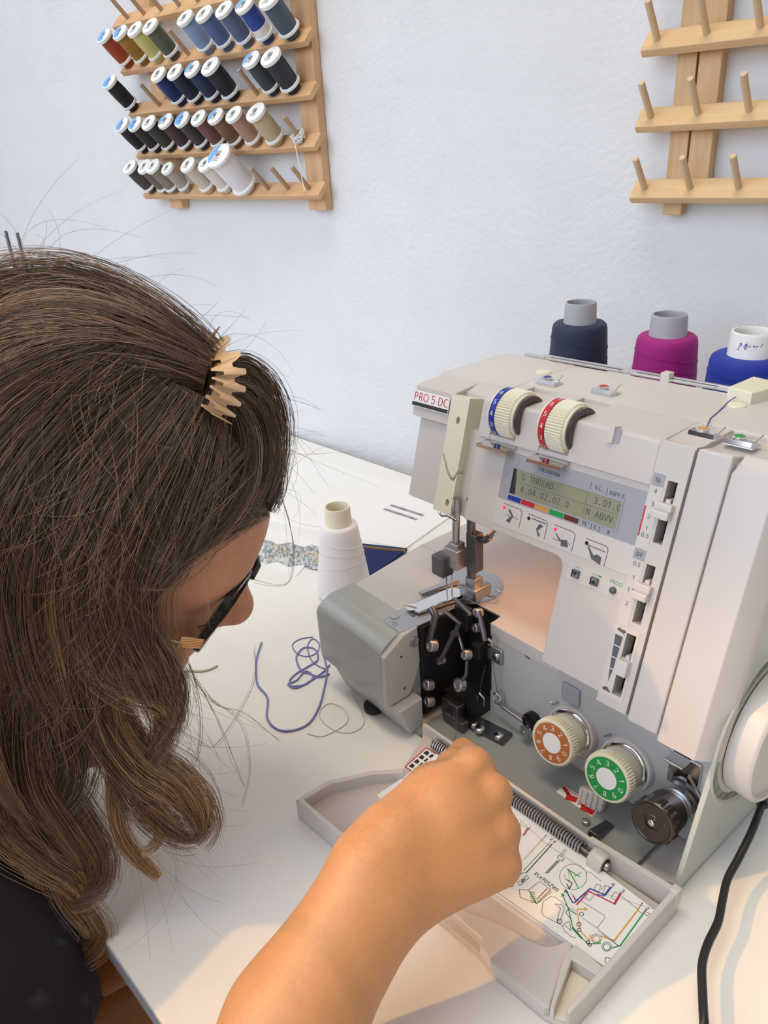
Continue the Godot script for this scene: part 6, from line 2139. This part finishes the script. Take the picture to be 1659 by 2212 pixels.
func hair(who: Node):
	var mat := std(255, 255, 255, 0.34)
	mat.vertex_color_use_as_albedo = true
	mat.metallic_specular = 0.6
	# under-layer
	var u := Body.new()
	var hb := Basis(HF, HU, HR)
	u.ellipsoid(hd(-16, 22, 0), hb, Vector3(0.100, 0.108, 0.085), 0.02)
	var hp := func(x, y, dz): return at_depth(x, y, hair_depth(x, y) + dz)
	for q in [[330, 800, 150, 720, 0.026], [200, 740, 20, 700, 0.022], [100, 670, -60, 710, 0.016], [470, 880, 540, 900, 0.016], [430, 790, 450, 850, 0.012], [120, 900, -40, 900, 0.03],
			[120, 1050, 150, 1330, 0.030], [-10, 1050, 0, 1350, 0.034], [200, 1150, 230, 1380, 0.024], [240, 1350, 290, 1500, 0.018],
			[120, 1330, 160, 1560, 0.030], [0, 1350, 30, 1640, 0.032], [-60, 1500, -20, 1800, 0.032], [200, 1500, 200, 1590, 0.018], [60, 1640, 80, 1790, 0.018]]:
		u.cap(hp.call(q[0], q[1], q[4] + 0.016), q[4], hp.call(q[2], q[3], q[4] + 0.016), q[4], 0.012)
	var lo := Vector3(1e9, 1e9, 1e9)
	var hi := -lo
	for i in u.a.size():
		for p in [u.a[i], u.b[i]]:
			lo = lo.min(p - Vector3.ONE * 0.05); hi = hi.max(p + Vector3.ONE * 0.05)
	lo = lo.min(HC - Vector3.ONE * 0.14); hi = hi.max(HC + Vector3.ONE * 0.14)
	u.net(lo, hi, 0.0048)
	# nothing of it may cover the face: pull what lies below the hairline inside the head
	for i in u.verts.size():
		var q := u.verts[i] - HC
		var lf := q.dot(HF) * 1000.0
		var lu := q.dot(HU) * 1000.0
		var lr := q.dot(HR) * 1000.0
		var over := lf * 0.844 - 5.0 - lu
		if over > 0 and lf > 2.0 and lr < 92.0 and lu > -110.0 and q.length() < 0.16:
			var k := smoothstep(0.0, 14.0, over) * smoothstep(2.0, 22.0, lf)
			u.verts[i] = HC + q * lerpf(1.0, 0.55, k)
	var o := MeshInstance3D.new()
	o.name = "hair"
	o.mesh = u.mesh(mat, func(_p): return MID)
	who.add_child(o, true)
	# strands
	var rng := RandomNumberGenerator.new()
	rng.seed = 77
	var h := Hair.new()
	var locks := [
		# combed from the clip back over the crown
		[150, 34, 5, MID, WARM, 0, [452, 775], [360, 712], [240, 648], [100, 612], [-40, 625], [-120, 680]],
		[170, 44, 6, MID, WARM, 0, [450, 790], [340, 722], [200, 660], [60, 640], [-60, 690]],
		[170, 46, 6, MID, WARM, 0, [445, 815], [330, 765], [180, 720], [40, 730], [-70, 800]],
		[150, 46, 6, DARK, MID, 0, [440, 835], [320, 810], [170, 800], [40, 840], [-60, 930]],
		[120, 30, 4, WARM, WARM, 0, [330, 700], [220, 655], [90, 680], [-40, 760]],
		[90, 40, 5, WARM, GOLD, 0, [70, 612], [10, 660], [-40, 720], [-90, 810]],
		# falling from the clip down the side of the head
		[230, 40, 6, DARK, MID, 0, [445, 860], [400, 980], [345, 1130], [300, 1270], [320, 1400]],
		[230, 46, 6, DARK, MID, 0, [425, 850], [350, 980], [280, 1120], [240, 1290], [260, 1450]],
		[230, 48, 6, DARK, WARM, 0, [395, 840], [290, 980], [205, 1130], [170, 1310], [190, 1480]],
		[230, 48, 6, DARK, MID, 0, [360, 835], [230, 970], [130, 1130], [95, 1310], [120, 1500]],
		[210, 48, 6, DARK, WARM, 0, [320, 820], [160, 950], [60, 1120], [30, 1310], [50, 1510]],
		[200, 50, 6, DARK, MID, 0, [260, 810], [90, 930], [-10, 1110], [-40, 1310], [-20, 1520]],
		[140, 50, 6, DARK, MID, 0, [180, 800], [20, 900], [-70, 1080], [-100, 1300], [-90, 1520]],
		[120, 26, 3, WARM, GOLD, 0, [440, 870], [445, 940], [430, 1050], [395, 1180], [360, 1280]],
		[90, 22, 3, WARM, GOLD, 0, [300, 880], [220, 1010], [170, 1130], [140, 1290], [150, 1430]],
		[60, 16, 3, WARM, GOLD, 0, [200, 880], [110, 1020], [70, 1180], [60, 1340]],
		# front hair combed back from the hairline
		[150, 26, 4, DARK, MID, 0, [470, 800], [525, 800], [568, 845], [590, 915], [590, 1000], [574, 1085]],
		[150, 30, 5, DARK, MID, 0, [475, 830], [525, 840], [558, 890], [570, 960], [566, 1040]],
		[150, 30, 5, DARK, MID, 0, [470, 860], [515, 880], [550, 930], [560, 1000], [540, 1070]],
		[140, 26, 4, DARK, MID, 0, [572, 1075], [515, 1060], [440, 1085], [370, 1150], [310, 1240], [285, 1340]],
		[140, 26, 4, DARK, MID, 0, [585, 1010], [525, 1000], [450, 1030], [370, 1110], [300, 1220], [270, 1340]],
		[140, 26, 4, DARK, MID, 0, [588, 950], [530, 945], [460, 985], [385, 1070], [310, 1190], [270, 1320]],
		[110, 18, 3, DARK, MID, 0, [576, 1098], [520, 1120], [440, 1165], [370, 1215], [315, 1262], [285, 1330]],
		[90, 16, 3, DARK, WARM, 0, [560, 1100], [480, 1130], [400, 1180], [340, 1232], [300, 1290], [300, 1370]],
		[150, 40, 5, DARK, MID, 0, [480, 880], [505, 950], [490, 1040], [430, 1120], [350, 1200], [290, 1290]],
		[150, 40, 5, MID, MID, 0, [570, 900], [520, 920], [450, 990], [380, 1080], [310, 1200]],
		[150, 36, 5, MID, WARM, 0, [400, 735], [290, 670], [160, 630], [20, 640], [-60, 690]],
		[130, 40, 5, MID, WARM, 0, [300, 720], [170, 690], [50, 700], [-60, 770]],
		[170, 44, 6, DARK, WARM, 0, [200, 1080], [140, 1200], [120, 1320], [140, 1450], [180, 1560]],
		[170, 44, 6, DARK, MID, 0, [120, 1080], [70, 1200], [60, 1320], [80, 1450], [110, 1560]],
		[150, 44, 6, DARK, WARM, 0, [40, 1080], [0, 1200], [-10, 1320], [10, 1450], [30, 1560]],
		[120, 40, 5, MID, WARM, 0, [270, 1130], [220, 1250], [210, 1370], [250, 1470]],
		[90, 16, 4, DARK, MID, 0, [578, 960], [590, 1010], [590, 1060], [578, 1104]],
		[80, 20, 3, MID, WARM, 0, [440, 800], [452, 830], [448, 870], [430, 930], [400, 1010]],
		# tuft that swings forward under the cheek
		[150, 24, 5, MID, WARM, 0.1, [285, 1250], [300, 1340], [345, 1420], [376, 1490], [368, 1560], [335, 1620]],
		[150, 26, 5, DARK, WARM, 0.1, [250, 1260], [262, 1370], [310, 1460], [350, 1530], [350, 1590], [320, 1650]],
		[120, 22, 4, MID, GOLD, 0.1, [150, 1330], [200, 1430], [280, 1490], [345, 1510], [375, 1540], [372, 1575]],
		# lengths and curled ends
		[190, 34, 6, MID, WARM, 0.2, [190, 1400], [215, 1530], [275, 1630], [350, 1690], [415, 1740], [438, 1785], [420, 1822]],
		[170, 30, 5, MID, GOLD, 0.2, [230, 1430], [262, 1560], [320, 1640], [390, 1690], [432, 1750], [440, 1800]],
		[130, 24, 4, DARK, WARM, 0.2, [170, 1450], [230, 1600], [280, 1700], [335, 1770], [390, 1808], [428, 1812]],
		[110, 13, 3, WARM, GOLD, 0.2, [215, 1540], [245, 1650], [248, 1740], [268, 1815], [315, 1870], [345, 1895]],
		[60, 8, 2, WARM, GOLD, 0.2, [330, 1740], [345, 1800], [330, 1830], [305, 1845]],
		[190, 36, 6, MID, WARM, 0.2, [95, 1420], [90, 1570], [110, 1690], [165, 1780], [208, 1850], [208, 1905], [175, 1930]],
		[180, 36, 6, DARK, WARM, 0.2, [30, 1440], [25, 1620], [50, 1750], [120, 1820], [190, 1870], [200, 1920], [150, 1945]],
		[150, 34, 6, MID, GOLD, 0.2, [-10, 1500], [-20, 1680], [10, 1790], [80, 1850], [160, 1900], [180, 1935]],
		[120, 24, 4, MID, GOLD, 0.2, [60, 1720], [110, 1840], [150, 1930], [195, 1985], [214, 2025], [190, 2060], [145, 2085]],
		[70, 9, 2, WARM, GOLD, 0.15, [45, 1800], [75, 1920], [105, 2010], [132, 2065], [140, 2092]],
		[120, 40, 6, DARK, MID, 0.2, [-60, 1500], [-70, 1700], [-30, 1850], [30, 1930], [40, 1965], [0, 1985]],
		[110, 34, 5, DARK, MID, 0.1, [130, 1420], [140, 1560], [165, 1650], [150, 1720], [110, 1770]],
		[110, 34, 5, DARK, WARM, 0.1, [60, 1420], [65, 1560], [60, 1680], [80, 1770]]]
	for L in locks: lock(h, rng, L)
	# the back of the head: from the clip over the crown and down to the shoulders
	for k in 22:
		var phi := deg_to_rad(112.0 + 6.4 * k)
		var key := []
		for th in [8.0, 30.0, 55.0, 80.0, 105.0]:
			var a := deg_to_rad(th)
			key.append(hd(-9, 22, 0) + HF * sin(a) * cos(phi) * 0.116 + HU * cos(a) * 0.124 + HR * sin(a) * sin(phi) * 0.096)
		var p: Vector3 = key[-1]
		var away := p - HC
		away.y = 0
		away = away.normalized()
		for d in [[0.05, 0.006], [0.10, 0.012], [0.15, 0.006], [0.185, -0.012]]: key.append(p + away * d[1] + Vector3(0, -d[0], 0))
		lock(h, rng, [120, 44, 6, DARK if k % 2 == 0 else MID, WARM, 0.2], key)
	# fly-aways
	for i in 230:
		var a := rng.randf()
		var start: Vector2
		if a < 0.55:
			var t := rng.randf()
			start = Vector2(lerpf(20, 600, t), lerpf(570, 880, t * t * 0.6 + t * 0.4))
		elif a < 0.8: start = Vector2(rng.randf_range(300, 380), rng.randf_range(1430, 1640))
		elif a < 0.9: start = Vector2(rng.randf_range(590, 612), rng.randf_range(900, 1090))
		else: start = Vector2(rng.randf_range(200, 420), rng.randf_range(1750, 1900))
		var p := at_depth(start.x, start.y, hair_depth(start.x, start.y) - 0.002)
		var dir := (cam_dir(rng.randf_range(-0.5, 1.0), rng.randf_range(-0.9, 0.5) if a < 0.55 or a >= 0.8 and a < 0.9 else rng.randf_range(0.2, 1.0), rng.randf_range(-0.4, 0.4))).normalized()
		var bend := Vector3(rng.randf_range(-1, 1), rng.randf_range(-1, 0.2), rng.randf_range(-1, 1)) * rng.randf_range(0.3, 1.5)
		var ln := rng.randf_range(0.015, 0.085)
		var pts := [p - dir * 0.006]
		for k in 16:
			dir = (dir + bend * 0.16).normalized()
			p += dir * ln / 16.0
			pts.append(p)
		h.strand(pts, 0.00009, 0.00006, MID, WARM)
	# single paler hairs lying loosely over the combed mass
	for i in 220:
		var sx := rng.randf_range(-20, 470)
		var sy := rng.randf_range(650, 1500)
		if sx > 300.0 and sy > 1150.0: sx -= 200.0
		var ang := rng.randf_range(1.2, 2.5) if sy > 800 else rng.randf_range(2.2, 3.4)
		var turn := rng.randf_range(-0.10, 0.10)
		var pts := []
		for k in 14:
			pts.append(at_depth(sx, sy, hair_depth(sx, sy) - 0.0085 - 0.004 * sin(PI * k / 13.0)))
			sx += cos(ang) * 17.0
			sy += sin(ang) * 17.0
			ang += turn + rng.randf_range(-0.03, 0.03)
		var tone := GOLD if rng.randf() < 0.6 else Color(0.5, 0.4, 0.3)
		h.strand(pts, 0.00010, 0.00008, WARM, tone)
	# wisps across the face
	for w in [[[300, 1275], [380, 1268], [450, 1215], [480, 1150], [490, 1100]], [[310, 1250], [330, 1330], [350, 1380], [410, 1470], [430, 1560], [425, 1640]], [[372, 1120], [376, 1210], [380, 1300], [392, 1390], [430, 1490], [520, 1560], [540, 1660], [520, 1740]], [[600, 1050], [625, 1120], [632, 1190], [628, 1250], [600, 1262], [545, 1255]], [[380, 1440], [430, 1480], [470, 1520], [530, 1545], [605, 1600]], [[360, 1560], [420, 1600], [470, 1610], [545, 1480], [548, 1400]], [[395, 1400], [420, 1460], [432, 1540], [428, 1620], [400, 1680]], [[410, 1440], [470, 1560], [500, 1640], [530, 1700]]]:
		for k in 3:
			var pts := []
			for q in w: pts.append(at_depth(q[0] + rng.randf_range(-5, 5), q[1] + rng.randf_range(-5, 5), minf(hair_depth(q[0], q[1]), 0.50) - 0.012))
			h.strand(smooth(pts, 6), 0.00013, 0.00009, WARM, MID)
	var sn := MeshInstance3D.new()
	sn.name = "hair_strands"
	sn.set_meta("kind", "stuff")
	sn.mesh = h.mesh(mat)
	who.add_child(sn, true)
	# lashes of the lowered eye
	var e := Hair.new()
	for k in 34:
		var t := k / 33.0
		var lr := lerpf(20, 50, t)
		var lu := -6.5 - 3.0 * sin(PI * t)
		var root := hd(skin_front(lu, lr), lu, lr)
		var out := (HF * lerpf(0.9, 0.45, t) - HU * 0.55 + HR * lerpf(0.0, 0.6, t)).normalized()
		e.strand([root, root + out * 0.0045, root + out * 0.0085 + HU * 0.0010], 0.00022, 0.00008, Color(0.02, 0.012, 0.01), Color(0.02, 0.012, 0.01))
	var lid := []
	for k in 12:
		var t := k / 11.0
		var lr := lerpf(19, 51, t)
		var lu := -6.0 - 3.0 * sin(PI * t)
		lid.append(hd(skin_front(lu, lr) + 0.2, lu, lr))
	e.strand(lid, 0.0006, 0.0004, Color(0.03, 0.018, 0.014), Color(0.03, 0.018, 0.014))
	var em := MeshInstance3D.new()
	em.name = "eyelashes"
	em.set_meta("kind", "stuff")
	em.mesh = e.mesh(mat)
	who.add_child(em, true)

func lock(h: Hair, rng: RandomNumberGenerator, L: Array, given := []):
	var count: int = int(L[0] * 2.3)
	var half: float = L[1]
	var thick: float = L[2] * 0.001
	var key := given.duplicate()
	for i in range(6, L.size()):
		var q: Array = L[i]
		key.append(at_depth(q[0], q[1], hair_depth(q[0], q[1]) - 0.001))
	var inward := func(p: Vector3) -> Vector3:      # across the thickness of the lock
		if given.is_empty(): return (p - EYE).normalized()
		var c := HC - Vector3(0, 0.02, 0)
		c.y = minf(c.y, p.y)
		return (c - p).normalized()
	var path := smooth(key, 4)
	var m := path.size()
	var side := []
	for i in m:
		var d: Vector3 = (path[mini(i + 1, m - 1)] - path[maxi(i - 1, 0)]).normalized()
		var view: Vector3 = inward.call(path[i])
		side.append(view.cross(d).normalized())
	var clump := rng.randf() * TAU
	var px_m := 0.45 / FPX
	for k in count:
		var a := clampf(rng.randfn(0.0, 0.62), -1.7, 1.7)
		var b := rng.randf_range(-1, 0.35)
		var ph := rng.randf() * TAU
		var fr := rng.randf_range(0.6, 1.6)
		var amp := rng.randf_range(0.2, 1.0) * 0.0022
		var shade := rng.randf()
		var c0: Color = L[3]
		var c1: Color = L[4]
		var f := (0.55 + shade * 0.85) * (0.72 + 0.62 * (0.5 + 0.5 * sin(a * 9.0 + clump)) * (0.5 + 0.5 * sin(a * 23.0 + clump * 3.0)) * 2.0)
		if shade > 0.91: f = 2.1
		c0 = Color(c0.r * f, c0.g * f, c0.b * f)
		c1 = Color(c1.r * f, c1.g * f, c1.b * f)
		var stop := m - int(rng.randf() * rng.randf() * m * (0.22 + L[5] * 1.6))
		var pts := []
		for i in stop:
			var t := float(i) / (m - 1)
			var w := half * px_m * (0.75 + 0.5 * sin(PI * t)) * (1.0 if t < 0.8 else 1.0 - (t - 0.8) * (1.6 if absf(a) < 0.8 else -0.6))
			var view: Vector3 = inward.call(path[i])
			var p: Vector3 = path[i] + side[i] * (a * w + amp * sin(ph + fr * t * TAU)) + view * (b * thick + amp * 0.6 * cos(ph * 1.7 + fr * t * TAU))
			pts.append(p)
		if pts.size() > 3: h.strand(pts, rng.randf_range(0.00013, 0.00023), 0.00009, c0, c1)

func glasses():
	var t := thing("sunglasses", "black-rimmed sunglasses with gold temple on the person's face", "sunglasses", hd(95, 0, 0))
	var ox := Transform3D(Basis.IDENTITY, -t.position)
	var lens := std(120, 96, 90, 0.05)
	lens.transparency = BaseMaterial3D.TRANSPARENCY_ALPHA
	lens.albedo_color.a = 0.45
	var gold := std(214, 196, 160, 0.32, 1.0)
	for k in [1, -1]:
		# rim outline in (across, up); the outer side wraps back round the face
		var ring := []
		var inner := []
		for i in 40:
			var a := TAU * i / 40.0
			var cx_ := signf(cos(a)) * pow(absf(cos(a)), 0.62)
			var sy := signf(sin(a)) * pow(absf(sin(a)), 0.62)
			var r := 36.0 + 26.0 * cx_
			var uu := 0.0 + 22.0 * sy
			var ff := 101.0 - (r - 8.0) / 54.0 * (17.0 if k > 0 else 24.0) + uu * 0.04
			ring.append([ff, uu, r * k])
			inner.append(hd(ff - 0.5, 20.0 * sy, (36.0 + 24.0 * cx_) * k))
		var b := B.new(ox)
		var rings := []
		for i in 41:
			var q: Array = ring[i % 40]
			var out: Vector3 = (HU * q[1] + HR * (q[2] - 36.0 * k)).normalized()
			var p := hd(q[0], q[1], q[2])
			var th := 0.0030
			rings.append([p + out * th + HF * 0.0018, p + out * th - HF * 0.0022, p - out * th * 0.6 - HF * 0.0022, p - out * th * 0.6 + HF * 0.0018])
		if k < 0:
			for r in rings: r.reverse()
		b.loft(rings, true, false, false)
		put("rim", b, M.black_gloss, t)
		b = B.new(ox)
		var c := hd(92.3 if k > 0 else 88.5, 0.0, 36.0 * k)
		for i in 40: b.tri(c, inner[i], inner[(i + 1) % 40])
		put("lens", b, lens, t)
		# temple: ribbed gold hinge plate and slim arm
		var b2 := B.new(ox)
		for i in 6:
			var uu := 6.0 + 1.7 * i
			b2.tube([hd(85, uu - 14.0, 64.5 * k), hd(71, uu - 13.0, 69.5 * k)], 0.00085, 6)
		var hinge := put("hinge_plate", b2, gold, t)
		hinge.set_meta("label", "ribbed gold hinge plate")
		b2 = B.new(ox)
		b2.tube([hd(71, -3.0, 69.5 * k), hd(62, -2.0, 72.0 * k), hd(30, 5, 75 * k), hd(-8, 5, 78 * k), hd(-22, -6, 78 * k)], 0.0013, 8)
		put("temple", b2, gold, t)
	var bb := B.new(ox)
	bb.tube([hd(103, 10, -10), hd(105, 12, 0), hd(103, 10, 10)], 0.0026, 8)
	put("bridge", bb, M.black_gloss, t)

func claw_clip():
	var t := thing("hair_clip", "beige zigzag claw clip holding the hair on top", "hair clip", at_depth(468, 810, shell_depth(468, 810)))
	var m := std(206, 174, 138, 0.4)
	var key := []
	for q in [[440, 738], [462, 762], [476, 790], [480, 818], [474, 845], [462, 872], [452, 892]]: key.append(at_depth(q[0], q[1], shell_depth(minf(q[0], 430.0), q[1]) - 0.012))
	var path := smooth(key, 6)
	var b := B.new(Transform3D(Basis.IDENTITY, -t.position))
	# a thick moulded ribbon folded into chunky teeth that follow the path
	var rings := []
	var n := 56
	for i in n + 1:
		var f := float(i) / n * (path.size() - 1)
		var j := mini(int(f), path.size() - 2)
		var p: Vector3 = path[j].lerp(path[j + 1], f - j)
		var dirv: Vector3 = (path[mini(j + 2, path.size() - 1)] - path[maxi(j - 1, 0)]).normalized()
		var view := (p - EYE).normalized()
		var out := dirv.cross(view).normalized()
		var saw := fposmod(i * 7.0 / n, 1.0)
		var step := clampf(absf(saw - 0.5) * 5.0 - 0.75, 0.0, 1.0)      # flat crest, steep flank
		var o := out * (0.0065 * step - 0.001)
		rings.append([p + o + out * 0.0075 - view * 0.004, p + o - out * 0.0045 - view * (0.006 + 0.003 * step), p + o - out * 0.0045 + view * 0.010, p + o + out * 0.0075 + view * 0.010])
	b.loft(rings)
	put("zigzag_jaw", b, m, t, 40)
	b = B.new(Transform3D(Basis.IDENTITY, -t.position))
	var spine := []
	for p in path: spine.append(p + (p - EYE).normalized() * 0.012)
	b.tube(spine, 0.0035, 6)
	put("spine", b, m, t)
